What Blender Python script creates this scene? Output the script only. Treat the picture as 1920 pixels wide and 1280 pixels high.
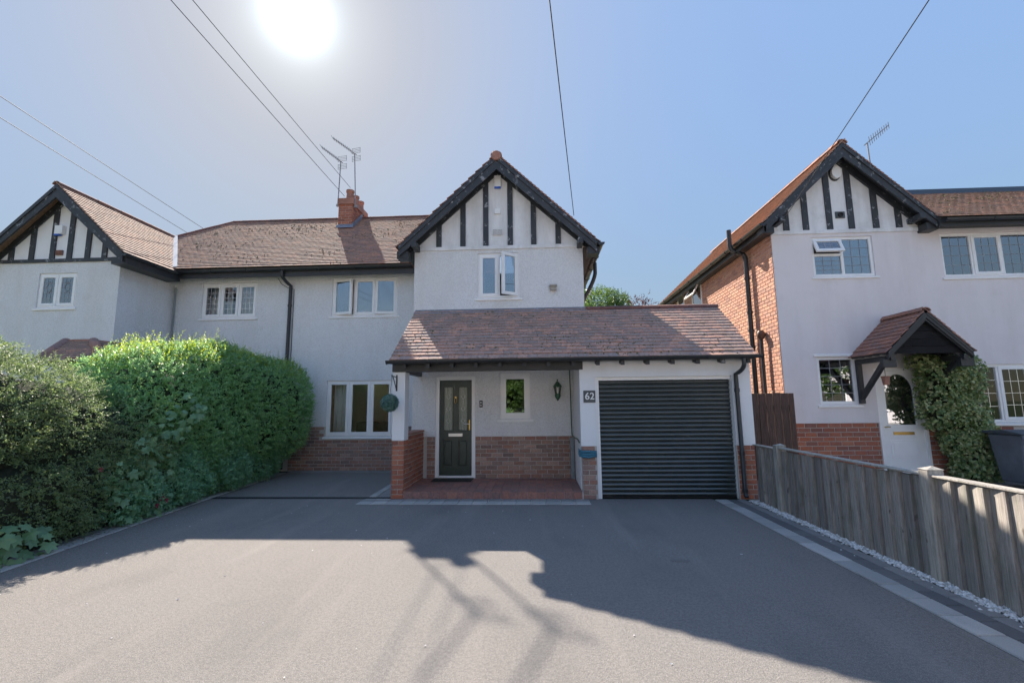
import bpy, bmesh, math, random
import numpy as np
from mathutils import Vector, Matrix
random.seed(7); rng = np.random.default_rng(7)
for o in list(bpy.data.objects): bpy.data.objects.remove(o)
scene = bpy.context.scene
COL = scene.collection
V = Vector

# ------------------------------------------------------------------ camera
FPX, YAW, PITCH, ROLL, CAMH = 870.0, math.radians(2.9), math.radians(7.7), 0.010, 1.6
_w = V((-math.sin(YAW)*math.cos(PITCH), math.cos(YAW)*math.cos(PITCH), math.sin(PITCH)))
_r = V((math.cos(YAW), math.sin(YAW), 0)); _u = _r.cross(_w)
CR = _r*math.cos(ROLL) - _u*math.sin(ROLL); CU = _u*math.cos(ROLL) + _r*math.sin(ROLL); CW = _w
CAM = V((0, 0, CAMH))
cd = bpy.data.cameras.new('camera'); cam = bpy.data.objects.new('camera', cd); COL.objects.link(cam)
cd.sensor_width = 36; cd.lens = 36*FPX/1920; cd.clip_start = 0.05; cd.clip_end = 2000
m = Matrix((CR, CU, -CW)).transposed().to_4x4(); m.translation = CAM; cam.matrix_world = m
scene.camera = cam
# pixel of the photograph -> point on a plane of the place
def ray(x, y): return CR*((x-960)/FPX) - CU*((y-640)/FPX) + CW
def onY(x, y, Y): d = ray(x, y); return CAM + d*(Y/d.y)
def onX(x, y, X): d = ray(x, y); return CAM + d*(X/d.x)
def onZ(x, y, Z=0.0): d = ray(x, y); return CAM + d*((Z-CAMH)/d.z)

# ------------------------------------------------------------------ light
SUN = ray(557, 30).normalized()      # a little further out than it shows: the lens pulls its corners in
SUN_EL = math.asin(SUN.z); SUN_AZ = math.atan2(SUN.x, SUN.y)
world = bpy.data.worlds.new('World'); scene.world = world; world.use_nodes = True
wn, wl = world.node_tree.nodes, world.node_tree.links
wn.clear()
sky = wn.new('ShaderNodeTexSky'); sky.sky_type = 'NISHITA'; sky.sun_disc = False
sky.sun_elevation = SUN_EL; sky.sun_rotation = SUN_AZ
sky.altitude = 100; sky.air_density = 1.15; sky.dust_density = 0.6; sky.ozone_density = 1.6
bg = wn.new('ShaderNodeBackground'); bg.inputs[1].default_value = 0.113
# the sun's own bright disc and aureole, round the lamp's direction
tc = wn.new('ShaderNodeTexCoord'); dot = wn.new('ShaderNodeVectorMath'); dot.operation = 'DOT_PRODUCT'
dot.inputs[1].default_value = SUN
wl.new(tc.outputs['Generated'], dot.inputs[0])
dmx = wn.new('ShaderNodeMath'); dmx.operation = 'MAXIMUM'; dmx.inputs[1].default_value = 0.0; wl.new(dot.outputs['Value'], dmx.inputs[0])
def glow(power, amp):
    a = wn.new('ShaderNodeMath'); a.operation = 'POWER'; a.inputs[1].default_value = power
    wl.new(dmx.outputs[0], a.inputs[0])
    b = wn.new('ShaderNodeMath'); b.operation = 'MULTIPLY'; b.inputs[1].default_value = amp
    wl.new(a.outputs[0], b.inputs[0]); return b
mx = wn.new('ShaderNodeMath'); mx.operation = 'MAXIMUM'; mx.inputs[1].default_value = 0.0
g1, g2, g3 = glow(1250, 3.4), glow(200, .8), glow(8, .26)
ga = wn.new('ShaderNodeMath'); ga.operation = 'ADD'
wl.new(g1.outputs[0], ga.inputs[0]); wl.new(g2.outputs[0], ga.inputs[1])
gb = wn.new('ShaderNodeMath'); gb.operation = 'ADD'; wl.new(ga.outputs[0], gb.inputs[0]); wl.new(g3.outputs[0], gb.inputs[1])
wl.new(gb.outputs[0], mx.inputs[0])
# even out the sky's range (the photograph is exposed for shade and sky at once): the same curve in every direction
lum = wn.new('ShaderNodeRGBToBW'); wl.new(sky.outputs[0], lum.inputs[0])
lp = wn.new('ShaderNodeMath'); lp.operation = 'POWER'; lp.inputs[1].default_value = -0.96; wl.new(lum.outputs[0], lp.inputs[0])
gam = wn.new('ShaderNodeVectorMath'); gam.operation = 'SCALE'; wl.new(sky.outputs[0], gam.inputs[0]); wl.new(lp.outputs[0], gam.inputs['Scale'])
tint = wn.new('ShaderNodeVectorMath'); tint.operation = 'SCALE'; tint.inputs[0].default_value = (.82, .96, 1.0); wl.new(mx.outputs[0], tint.inputs['Scale'])
addc = wn.new('ShaderNodeVectorMath'); addc.operation = 'ADD'
wl.new(gam.outputs[0], addc.inputs[0]); wl.new(tint.outputs[0], addc.inputs[1])
wout = wn.new('ShaderNodeOutputWorld')
wl.new(addc.outputs[0], bg.inputs[0]); wl.new(bg.outputs[0], wout.inputs[0])
sl = bpy.data.lights.new('sun', 'SUN'); sl.energy = 2.95; sl.angle = math.radians(0.55); sl.color = (1.0, 0.90, 0.78)
sun = bpy.data.objects.new('sun', sl); COL.objects.link(sun)
sun.rotation_euler = (-SUN).to_track_quat('-Z', 'Y').to_euler(); sun.location = (0, 0, 30)
vs = scene.view_settings
vs.view_transform = 'Standard'; vs.look = 'None'; vs.gamma = 1; vs.use_curve_mapping = False; vs.exposure = 2.03

# ------------------------------------------------------------------ materials
MATS = {}
class NT:
    def __init__(s, name):
        s.m = bpy.data.materials.new(name); s.m.use_nodes = True
        s.n, s.l = s.m.node_tree.nodes, s.m.node_tree.links
        s.b = s.n['Principled BSDF']; MATS[name] = s.m
    def new(s, t, **k):
        x = s.n.new(t)
        for a, b in k.items(): setattr(x, a, b)
        return x
    def link(s, a, b): s.l.new(a, b)
    def pos(s, scale=(1, 1, 1)):
        g = s.new('ShaderNodeNewGeometry'); mp = s.new('ShaderNodeMapping'); mp.inputs['Scale'].default_value = scale
        s.link(g.outputs['Position'], mp.inputs[0]); return mp.outputs[0]
    def noise(s, scale, detail=4, rough=.6, vec=None, dim='3D'):
        x = s.new('ShaderNodeTexNoise'); x.inputs['Scale'].default_value = scale; x.inputs['Detail'].default_value = detail
        x.inputs['Roughness'].default_value = rough
        s.link(vec if vec is not None else s.pos(), x.inputs['Vector']); return x.outputs['Fac']
    def ramp(s, fac, stops, interp='LINEAR'):
        r = s.new('ShaderNodeValToRGB'); r.color_ramp.interpolation = interp
        e = r.color_ramp.elements
        while len(e) < len(stops): e.new(.5)
        for q, (p, c) in zip(e, stops):
            q.position = p; q.color = (*c, 1) if len(c) == 3 else c
        s.link(fac, r.inputs[0]); return r.outputs[0]
    def mix(s, fac, a, b, mode='MIX'):
        x = s.new('ShaderNodeMix', data_type='RGBA', blend_type=mode)
        for sock, val in ((x.inputs[0], fac), (x.inputs[6], a), (x.inputs[7], b)):
            if hasattr(val, 'links') or hasattr(val, 'is_linked'): s.link(val, sock)
            elif isinstance(val, (int, float)): sock.default_value = val
            else: sock.default_value = (*val, 1)
        return x.outputs[2]
    def bump(s, h, strength=.3, dist=.01):
        x = s.new('ShaderNodeBump'); x.inputs['Strength'].default_value = strength; x.inputs['Distance'].default_value = dist
        s.link(h, x.inputs['Height']); s.link(x.outputs[0], s.b.inputs['Normal'])
    def rnd(s, kind):
        if kind == 'obj': return s.new('ShaderNodeObjectInfo').outputs['Random']
        a = s.new('ShaderNodeAttribute'); a.attribute_name = 'rnd'; return a.outputs['Fac']
    def set(s, color=None, rough=None, metal=None, spec=None):
        for k, v in (('Base Color', color), ('Roughness', rough), ('Metallic', metal), ('Specular IOR Level', spec)):
            if v is None: continue
            if hasattr(v, 'is_linked'): s.link(v, s.b.inputs[k])
            else: s.b.inputs[k].default_value = (*v, 1) if isinstance(v, tuple) else v
        return s.m

def mat_render(name, base, dirt, grain, bs, bdist, stain=.5):
    t = NT(name)
    streak = t.noise(1.0, 5, .65, t.pos((2.2, 2.2, .35)))
    blot = t.noise(2.3, 6, .7)
    f = t.ramp(streak, [(.46, (0, 0, 0)), (.68, (stain,)*3)])
    f2 = t.ramp(blot, [(.5, (0, 0, 0)), (.78, (stain*.8,)*3)])
    c = t.mix(f, base, dirt); c = t.mix(f2, c, tuple(x*.93 for x in dirt))
    fine = t.noise(grain, 3, .7)
    c = t.mix(t.ramp(fine, [(.34, (.45 if grain < 80 else .22,)*3), (.54, (0,)*3)]), c, tuple(x*.68 for x in base))
    if grain < 80:
        g5 = t.noise(22, 4, .8); c = t.mix(t.ramp(g5, [(.40, (.30,)*3), (.52, (0,)*3)]), c, tuple(x*.74 for x in base))
    cr = t.noise(1.6, 8, .72); c = t.mix(t.ramp(cr, [(.60, (0,)*3), (.70, (stain*.45,)*3)]), c, tuple(x*.8 for x in dirt))
    t.bump(fine, bs, bdist); t.set(c, .9, spec=.2)
mat_render('roughcast', (.86, .87, .885), (.77, .755, .73), 42, .9, .02, .55)
mat_render('smooth_render', (.87, .88, .895), (.76, .75, .73), 160, .15, .003, .35)
mat_render('pink_render', (.83, .785, .79), (.70, .64, .63), 110, .25, .004, .4)
mat_render('gable_render', (.86, .865, .875), (.62, .615, .605), 90, .25, .005, .75)

def mat_brick(name, kind, cols, stain=.35):
    t = NT(name)
    r = t.rnd(kind)
    n = len(cols); c = t.ramp(r, [((i+.5)/n, c) for i, c in enumerate(cols)])
    nz = t.noise(38, 6, .75)
    c = t.mix(t.ramp(nz, [(.35, (.5,)*3), (.62, (0,)*3)]), c, (.14, .085, .07))
    wt = t.noise(7, 5, .7)
    c = t.mix(t.ramp(wt, [(.52, (0,)*3), (.75, (stain,)*3)]), c, (.42, .38, .34))
    t.bump(nz, .5, .004); t.set(c, .88, spec=.25)
RED = [(0.377, 0.131, 0.081), (0.49, 0.178, 0.105), (0.302, 0.126, 0.098), (0.566, 0.22, 0.126), (0.415, 0.158, 0.112), (0.51, 0.168, 0.091)]
OLD = [(0.383, 0.208, 0.159), (0.496, 0.285, 0.224), (0.299, 0.185, 0.154), (0.55, 0.366, 0.293), (0.351, 0.239, 0.203), (0.251, 0.177, 0.158), (0.45, 0.296, 0.223), (0.42, 0.222, 0.167)]
WARM = [(0.669, 0.356, 0.243), (0.696, 0.425, 0.288), (0.605, 0.312, 0.219), (0.694, 0.407, 0.295), (0.48, 0.263, 0.207), (0.69, 0.374, 0.252)]
for nm, cs in (('red', RED), ('old', OLD), ('warm', WARM)):
    mat_brick('brick_'+nm, 'obj', cs, .15 if nm == 'red' else .45); mat_brick('brick_'+nm+'_att', 'att', cs, .15 if nm == 'red' else .45)
t = NT('mortar'); n_ = t.noise(60, 5); t.bump(n_, .4, .004); t.set(t.ramp(n_, [(.3, (.44, .42, .385)), (.7, (.62, .59, .55))]), .95)

def mat_tile(name, kind, cols, moss=.6, pale=.5):
    t = NT(name); r = t.rnd(kind); n = len(cols)
    c = t.ramp(r, [((i+.5)/n, c) for i, c in enumerate(cols)])
    nz = t.noise(24, 6, .75)
    c = t.mix(t.ramp(nz, [(.38, (.55,)*3), (.6, (0,)*3)]), c, (.11, .095, .09))
    li = t.noise(55, 4, .8)
    c = t.mix(t.ramp(li, [(.57, (0,)*3), (.68, (pale,)*3)]), c, (.50, .48, .43))
    l2 = t.noise(7, 6, .8); c = t.mix(t.ramp(l2, [(.56, (0,)*3), (.70, (pale*.7,)*3)]), c, (.36, .345, .32))
    mo = t.noise(2.2, 7, .78)
    c = t.mix(t.ramp(mo, [(.57, (0,)*3), (.70, (moss,)*3)]), c, (.065, .072, .028))
    t.bump(nz, .35, .003); t.set(c, .85, spec=.3)
MAIN = [(0.467, 0.28, 0.206), (0.37, 0.235, 0.181), (0.544, 0.325, 0.231), (0.41, 0.27, 0.213), (0.332, 0.225, 0.18), (0.581, 0.317, 0.217)]
PORCH = [(0.423, 0.286, 0.237), (0.49, 0.317, 0.256), (0.397, 0.294, 0.256), (0.457, 0.324, 0.276), (0.548, 0.339, 0.27), (0.7, 0.396, 0.288), (0.42, 0.314, 0.279), (0.624, 0.353, 0.267)]
ORNG = [(0.45, 0.203, 0.135), (0.375, 0.18, 0.135), (0.3, 0.165, 0.135), (0.51, 0.232, 0.15), (0.33, 0.195, 0.165)]
mat_tile('tile_main_att', 'att', MAIN, .45, .35); mat_tile('tile_porch', 'obj', PORCH, .45, .4); mat_tile('tile_porch_att', 'att', PORCH, .45, .4)
mat_tile('tile_orange_att', 'att', ORNG, .3, .4); mat_tile('tile_orange', 'obj', ORNG, .3, .4)
mat_tile('ridge_red', 'obj', [(.21, .075, .055), (.26, .09, .06), (.17, .07, .06)], .2, .3)
mat_tile('quarry_tile', 'obj', [(.40, .185, .14), (.46, .215, .16), (.34, .165, .135), (.38, .195, .16), (.30, .17, .15)], .12, .25)

def mat_paint(name, col, worn, amount, rough=.5, scale=9):
    t = NT(name); a = t.noise(scale, 7, .75); g = t.noise(3, 3)
    c = t.mix(t.ramp(a, [(1-amount, (0,)*3), (min(1, 1-amount+.03), (.85,)*3)]), col, worn)
    c = t.mix(t.ramp(g, [(.4, (0,)*3), (.8, (.5,)*3)]), c, tuple(min(1, x*1.8+.01) for x in col))
    t.bump(a, .15, .004); t.set(c, rough)
mat_paint('black_timber', (.036, .040, .046), (.36, .37, .39), .415, .55, 8)
mat_paint('black_plain', (.03, .033, .037), (.1, .1, .1), .2, .45)
mat_paint('black_plastic', (.03, .034, .038), (.05, .05, .05), .3, .35)
mat_paint('upvc', (.90, .90, .895), (.72, .70, .66), .33, .28, 5)
mat_paint('lead_flashing', (.17, .19, .23), (.36, .38, .42), .42, .5)
mat_paint('white_flashing', (.62, .62, .62), (.4, .4, .4), .4, .5)
mat_paint('door_green', (.028, .044, .038), (.036, .052, .046), .3, .3)
mat_paint('brass', (.52, .36, .12), (.3, .2, .08), .3, .3); MATS['brass'].node_tree.nodes['Principled BSDF'].inputs['Metallic'].default_value = .9
mat_paint('silver', (.62, .62, .64), (.4, .4, .4), .3, .3); MATS['silver'].node_tree.nodes['Principled BSDF'].inputs['Metallic'].default_value = .85
mat_paint('aerial_metal', (.26, .27, .29), (.14, .14, .14), .4, .45)
mat_paint('copper_pipe', (.11, .055, .035), (.05, .03, .02), .4, .5)
mat_paint('terracotta', (.34, .17, .125), (.20, .12, .095), .42, .85)
mat_paint('blue_sheet', (.035, .15, .22), (.2, .32, .38), .42, .4)
mat_paint('grey_post', (.22, .25, .26), (.13, .14, .13), .42, .75)
mat_paint('sign_slate', (.07, .08, .085), (.09, .1, .1), .3, .45)
mat_paint('white_letter', (.82, .82, .82), (.7, .7, .7), .2, .4)
mat_paint('blue_plastic', (.02, .12, .55), (.02, .1, .4), .2, .35)
mat_paint('grey_box', (.34, .31, .27), (.2, .18, .16), .42, .6)
mat_paint('bin_grey', (.13, .145, .17), (.09, .1, .12), .4, .45)
mat_paint('bin_lid', (.07, .085, .10), (.05, .06, .07), .4, .45)
mat_paint('curtain', (.85, .84, .80), (.7, .69, .65), .4, .9)
mat_paint('interior', (.40, .36, .33), (.34, .31, .28), .4, .9)
mat_paint('interior_wood', (.20, .11, .06), (.06, .035, .02), .4, .7)
mat_paint('cable_black', (.012, .012, .013), (.02, .02, .02), .2, .6)
mat_paint('hose_green', (.03, .085, .05), (.03, .06, .04), .3, .5)
mat_paint('steel_drain', (.03, .035, .04), (.07, .07, .07), .3, .6)

# roller door: dark glossy aluminium
t = NT('roller_door'); n_ = t.noise(4, 4); t.set(t.ramp(n_, [(.3, (.028, .036, .034)), (.7, (.044, .054, .050))]), .34, spec=.7)
t.b.inputs['Coat Weight'].default_value = 1.0; t.b.inputs['Coat Roughness'].default_value = .14; t.b.inputs['Coat IOR'].default_value = 1.5

def mat_glass(name, refl, tint, rough=0.0):
    t = NT(name); t.n.remove(t.b)
    tr = t.new('ShaderNodeBsdfTransparent'); tr.inputs[0].default_value = (*tint, 1)
    gl = t.new('ShaderNodeBsdfGlossy'); gl.inputs['Roughness'].default_value = rough; gl.inputs[0].default_value = (.95, .97, 1, 1)
    fr = t.new('ShaderNodeFresnel'); fr.inputs[0].default_value = 1.5
    ad = t.new('ShaderNodeMath', operation='ADD'); ad.use_clamp = True; ad.inputs[1].default_value = refl
    t.link(fr.outputs[0], ad.inputs[0])
    mx_ = t.new('ShaderNodeMixShader'); t.link(ad.outputs[0], mx_.inputs[0]); t.link(tr.outputs[0], mx_.inputs[1]); t.link(gl.outputs[0], mx_.inputs[2])
    t.link(mx_.outputs[0], t.n['Material Output'].inputs[0])
mat_glass('glass', .26, (.6, .64, .68), .0); mat_glass('glass_clear', .05, (.9, .92, .92)); mat_glass('lantern_glass', .1, (.7, .7, .66))
t = NT('frosted'); v_ = t.noise(130, 3); t.bump(v_, .35, .003); t.set((.24, .27, .22), .16, spec=.6)

# asphalt, blocks, soil, pebbles
t = NT('asphalt')
gr = t.noise(170, 3, .85); big = t.noise(.55, 5, .6); mid = t.noise(5, 5, .7); st = t.noise(60, 4, .8)
c = t.ramp(gr, [(.32, (.10, .096, .092)), (.5, (.25, .234, .22)), (.68, (.44, .415, .39))])
c = t.mix(t.ramp(big, [(.3, (0,)*3), (.75, (.35,)*3)]), c, (.24, .215, .195))
c = t.mix(t.ramp(mid, [(.55, (0,)*3), (.8, (.35,)*3)]), c, (.13, .127, .123))
g2_ = t.noise(38, 5, .75); g3_ = t.noise(85, 3, .8)
c = t.mix(t.ramp(g2_, [(.42, (.55,)*3), (.56, (0,)*3)]), c, (.15, .142, .134))
c = t.mix(t.ramp(g3_, [(.54, (0,)*3), (.66, (.6,)*3)]), c, (.40, .37, .34))
c = t.mix(t.ramp(st, [(.72, (0,)*3), (.78, (.8,)*3)]), c, (.36, .34, .31))
w1_ = t.noise(1.1, 6, .62, t.pos((1, .45, 1))); w2_ = t.noise(.9, 3, .5, t.pos((2.4, .25, 1)))
c = t.mix(t.ramp(w1_, [(.50, (0,)*3), (.66, (.30,)*3)]), c, (.14, .135, .13))
c = t.mix(t.ramp(w2_, [(.56, (0,)*3), (.68, (.28,)*3)]), c, (.33, .30, .275))
t.bump(g3_, .9, .012); t.set(c, .9, spec=.2)
def mat_block(name, cols):
    t = NT(name); c = t.ramp(t.rnd('obj'), [((i+.5)/len(cols), c) for i, c in enumerate(cols)])
    n_ = t.noise(140, 4, .8); d_ = t.noise(3, 5)
    c = t.mix(t.ramp(n_, [(.3, (.5,)*3), (.6, (0,)*3)]), c, tuple(x*.5 for x in cols[0]))
    c = t.mix(t.ramp(d_, [(.5, (0,)*3), (.8, (.5,)*3)]), c, tuple(x*.6 for x in cols[0]))
    t.bump(n_, .5, .004); t.set(c, .9, spec=.2)
mat_block('block_light', [(.44, .43, .415), (.50, .485, .465), (.37, .365, .355), (.54, .525, .50)])
mat_block('block_dark', [(.17, .17, .173), (.20, .198, .196), (.15, .152, .156)])
mat_block('block_mid', [(.30, .295, .29), (.27, .268, .266), (.33, .32, .31)])
t = NT('oil_stain'); n_ = t.noise(60, 4, .8); t.bump(n_, .6, .008); t.set(t.ramp(n_, [(.35, (.10, .096, .092)), (.65, (.24, .225, .21))]), .8)
t = NT('soil'); n_ = t.noise(18, 6, .8); t.bump(n_, .8, .03); t.set(t.ramp(n_, [(.3, (.03, .022, .015)), (.7, (.09, .068, .045))]), .95)
t = NT('grass_ground'); n_ = t.noise(9, 6, .8); t.bump(n_, .8, .03); t.set(t.ramp(n_, [(.3, (.03, .05, .015)), (.7, (.08, .10, .035))]), .95)
t = NT('pebble'); t.set(t.ramp(t.rnd('att'), [(0, (.42, .40, .37)), (.4, (.66, .65, .63)), (1, (.86, .86, .85))]), .6)
t = NT('petal'); t.set((.75, .72, .70), .7)
t = NT('doormat'); n_ = t.noise(150, 4, .8); t.bump(n_, .8, .006); t.set(t.ramp(n_, [(.35, (.014, .013, .012)), (.7, (.05, .043, .036))]), .95)

def mat_wood(name, a, b, c_, kind='obj', grainaxis=(9, 9, .7)):
    t = NT(name)
    base = t.ramp(t.rnd(kind), [(0, a), (.5, b), (1, c_)])
    g = t.noise(5, 7, .75, t.pos(grainaxis)); k = t.noise(2.2, 4, .6, t.pos((3, 3, 1)))
    c = t.mix(t.ramp(g, [(.35, (.75,)*3), (.62, (0,)*3)]), base, tuple(x*.38 for x in a))
    c = t.mix(t.ramp(k, [(.55, (0,)*3), (.8, (.5,)*3)]), c, (a[0]*.8, a[1]*.85, a[2]*.75))
    if name.startswith('fence'):
        al_ = t.noise(1.7, 6, .7, t.pos((1, 2.2, .8))); c = t.mix(t.ramp(al_, [(.50, (0,)*3), (.68, (.5,)*3)]), c, (.17, .19, .13))
        kn_ = t.noise(9, 2, .4, t.pos((1, 1.6, .8))); c = t.mix(t.ramp(kn_, [(.70, (0,)*3), (.76, (.8,)*3)]), c, (.10, .08, .065))
    t.bump(g, .5, .006); t.set(c, .88, spec=.2)
mat_wood('fence_wood', (.38, .34, .305), (.50, .455, .41), (.29, .265, .245))
mat_wood('fence_post', (.50, .46, .41), (.52, .48, .42), (.47, .43, .39))
mat_wood('gate_wood', (.15, .095, .078), (.18, .115, .09), (.13, .085, .07))
mat_wood('canopy_board', (.020, .020, .022), (.026, .026, .028), (.017, .017, .019), 'obj', (.7, 9, 9))
mat_wood('bark', (.10, .075, .055), (.12, .09, .065), (.08, .06, .045))

def mat_leaf(name, cols, trans=.45, kind='att', rough=.38, spec=.55):
    t = NT(name)
    c = t.ramp(t.rnd(kind), [((i+.5)/len(cols), c) for i, c in enumerate(cols)])
    t.set(c, rough, spec=spec)
    tl = t.new('ShaderNodeBsdfTranslucent'); hs = t.new('ShaderNodeHueSaturation'); hs.inputs['Value'].default_value = 1.5; hs.inputs['Saturation'].default_value = 1.1
    hs.inputs['Hue'].default_value = .485
    t.link(c, hs.inputs['Color']); t.link(hs.outputs[0], tl.inputs[0])
    ms = t.new('ShaderNodeMixShader'); ms.inputs[0].default_value = trans
    t.link(t.b.outputs[0], ms.inputs[1]); t.link(tl.outputs[0], ms.inputs[2]); t.link(ms.outputs[0], t.n['Material Output'].inputs[0])
mat_leaf('leaf_privet', [(0.213, 0.385, 0.198), (0.277, 0.474, 0.216), (0.351, 0.564, 0.235), (0.187, 0.338, 0.216), (0.22, 0.36, 0.09), (0.36, 0.46, 0.075)], .5)
mat_leaf('leaf_dark', [(0.144, 0.216, 0.12), (0.18, 0.264, 0.126), (0.24, 0.318, 0.12), (0.138, 0.18, 0.132), (0.216, 0.288, 0.114), (0.42, 0.44, 0.12)], .4, rough=.5, spec=.22)
mat_leaf('leaf_olive', [(0.203, 0.392, 0.237), (0.254, 0.468, 0.254), (0.178, 0.341, 0.228)], .4)
mat_leaf('leaf_vine', [(0.182, 0.33, 0.175), (0.232, 0.396, 0.197), (0.148, 0.272, 0.155), (0.264, 0.43, 0.228)], .4, 'obj')
mat_leaf('leaf_ivy', [(.14, .24, .10), (.18, .29, .11), (.32, .40, .16), (.50, .52, .28), (.11, .19, .09), (.24, .33, .13)], .25)
mat_leaf('leaf_tree', [(.055, .105, .028), (.075, .14, .033), (.10, .17, .04), (.045, .085, .028)], .5)
mat_leaf('leaf_purple', [(.075, .035, .035), (.10, .045, .04), (.06, .035, .035)], .4)
mat_leaf('leaf_ball', [(0.083, 0.195, 0.173), (0.105, 0.225, 0.195), (0.15, 0.285, 0.24), (0.24, 0.375, 0.315)], .15)
mat_leaf('dry_leaf', [(.16, .10, .05), (.22, .15, .07), (.10, .065, .035), (.13, .14, .05)], .2)
t = NT('twig_core'); n_ = t.noise(30, 6, .8); t.bump(n_, .8, .03); t.set(t.ramp(n_, [(.35, (.022, .03, .018)), (.7, (.06, .07, .04))]), .95)
t = NT('moss'); n_ = t.noise(60, 4); t.set(t.ramp(n_, [(.3, (.07, .07, .035)), (.7, (.18, .17, .06))]), .95)

# ------------------------------------------------------------------ building tools
WO = {}
def mesh_obj(name, me, parent, origin):
    o = bpy.data.objects.new(name, me); COL.objects.link(o)
    WO[o] = V(origin)
    if parent is not None:
        o.parent = parent; o.location = V(origin) - WO[parent]
    else: o.location = origin
    return o
def tag(o, label=None, cat=None, group=None, kind=None):
    if label: o['label'] = label
    if cat: o['category'] = cat
    if group: o['group'] = group
    if kind: o['kind'] = kind
    return o
def thing(name, label, cat, loc, group=None):
    o = bpy.data.objects.new(name, None); COL.objects.link(o); o.location = loc; WO[o] = V(loc); o.empty_display_size = .2
    return tag(o, label, cat, group)

class MB:
    def __init__(s): s.v = []; s.f = []; s.r = []
    def poly(s, pts, rnd=0.0):
        k = len(s.v); s.v += [tuple(p) for p in pts]; s.f.append(tuple(range(k, k+len(pts)))); s.r.append(rnd); return s
    def faces(s, pts, fs, rnd=0.0):
        k = len(s.v); s.v += [tuple(p) for p in pts]
        for f in fs: s.f.append(tuple(k+i for i in f)); s.r.append(rnd)
        return s
    def extr(s, pts, vec, rnd=0.0):
        n = len(pts); vec = V(vec); P = [V(p) for p in pts]; Q = [p+vec for p in P]
        return s.faces(P+Q, [tuple(range(n))[::-1], tuple(range(n, 2*n))]+[(i, (i+1) % n, n+(i+1) % n, n+i) for i in range(n)], rnd)
    def box(s, x0, x1, y0, y1, z0, z1, rnd=0.0):
        return s.extr([(x0, y0, z0), (x1, y0, z0), (x1, y1, z0), (x0, y1, z0)], (0, 0, z1-z0), rnd)
    def obox(s, c, ax, ay, az, rnd=0.0):     # centre and three half vectors
        c, ax, ay, az = V(c), V(ax), V(ay), V(az)
        return s.extr([c-ax-ay-az, c+ax-ay-az, c+ax+ay-az, c-ax+ay-az], az*2, rnd)
    def bar(s, a, b, w, h, up=(0, 0, 1)):
        a, b = V(a), V(b); d = (b-a); L = d.length; d = d/L; u = V(up); sd = d.cross(u).normalized(); u2 = sd.cross(d)
        return s.obox((a+b)/2, d*L/2, sd*w/2, u2*h/2)
    def tube(s, pts, r, n=8, rnd=0.0, caps=True):
        P = [V(p) for p in pts]; rings = []; k0 = len(s.v)
        rr = r if isinstance(r, (list, tuple)) else [r]*len(P)
        ref = None
        for i, p in enumerate(P):
            d = (P[min(i+1, len(P)-1)]-P[max(i-1, 0)]).normalized()
            if ref is None: ref = V((0, 0, 1)) if abs(d.z) < .9 else V((1, 0, 0))
            a = d.cross(ref).normalized(); b = d.cross(a).normalized(); ref = -b if False else ref
            if abs(d.dot(ref)) > .95: a = d.orthogonal().normalized(); b = d.cross(a)
            for j in range(n):
                t_ = 2*math.pi*j/n; s.v.append(tuple(p+a*math.cos(t_)*rr[i]+b*math.sin(t_)*rr[i]))
        for i in range(len(P)-1):
            for j in range(n):
                s.f.append((k0+i*n+j, k0+i*n+(j+1) % n, k0+(i+1)*n+(j+1) % n, k0+(i+1)*n+j)); s.r.append(rnd)
        if caps:
            s.f.append(tuple(k0+j for j in range(n))[::-1]); s.r.append(rnd)
            s.f.append(tuple(k0+(len(P)-1)*n+j for j in range(n))); s.r.append(rnd)
        return s
    def lathe(s, c, prof, n=16, rnd=0.0, axis='z'):
        c = V(c); k0 = len(s.v); m_ = len(prof)
        for r, h in prof:
            for j in range(n):
                t_ = 2*math.pi*j/n; a, b = r*math.cos(t_), r*math.sin(t_)
                s.v.append(tuple(c+(V((a, b, h)) if axis == 'z' else V((a, h, b)))))
        for i in range(m_-1):
            for j in range(n):
                s.f.append((k0+i*n+j, k0+i*n+(j+1) % n, k0+(i+1)*n+(j+1) % n, k0+(i+1)*n+j)); s.r.append(rnd)
        s.f.append(tuple(k0+j for j in range(n))[::-1]); s.r.append(rnd)
        s.f.append(tuple(k0+(m_-1)*n+j for j in range(n))); s.r.append(rnd)
        return s
    def build(s, name, mat, parent=None, smooth=False, bevel=0.0, origin=None):
        a = np.array(s.v, dtype=np.float64)
        if origin is None:
            lo, hi = a.min(0), a.max(0); origin = ((lo[0]+hi[0])/2, (lo[1]+hi[1])/2, lo[2])
        a = a - np.array(origin)
        me = bpy.data.meshes.new(name); me.from_pydata([tuple(p) for p in a], [], s.f)
        at = me.attributes.new('rnd', 'FLOAT', 'FACE'); at.data.foreach_set('value', s.r)
        if len(s.f) < 20000:
            bm = bmesh.new(); bm.from_mesh(me); bmesh.ops.recalc_face_normals(bm, faces=bm.faces[:]); bm.to_mesh(me); bm.free()
        me.materials.append(MATS[mat])
        if smooth:
            me.polygons.foreach_set('use_smooth', [True]*len(me.polygons)); me.set_sharp_from_angle(angle=math.radians(40))
        o = mesh_obj(name, me, parent, origin)
        if bevel:
            b = o.modifiers.new('bevel', 'BEVEL'); b.width = bevel; b.segments = 2; b.limit_method = 'ANGLE'; b.angle_limit = math.radians(40)
        return o

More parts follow.
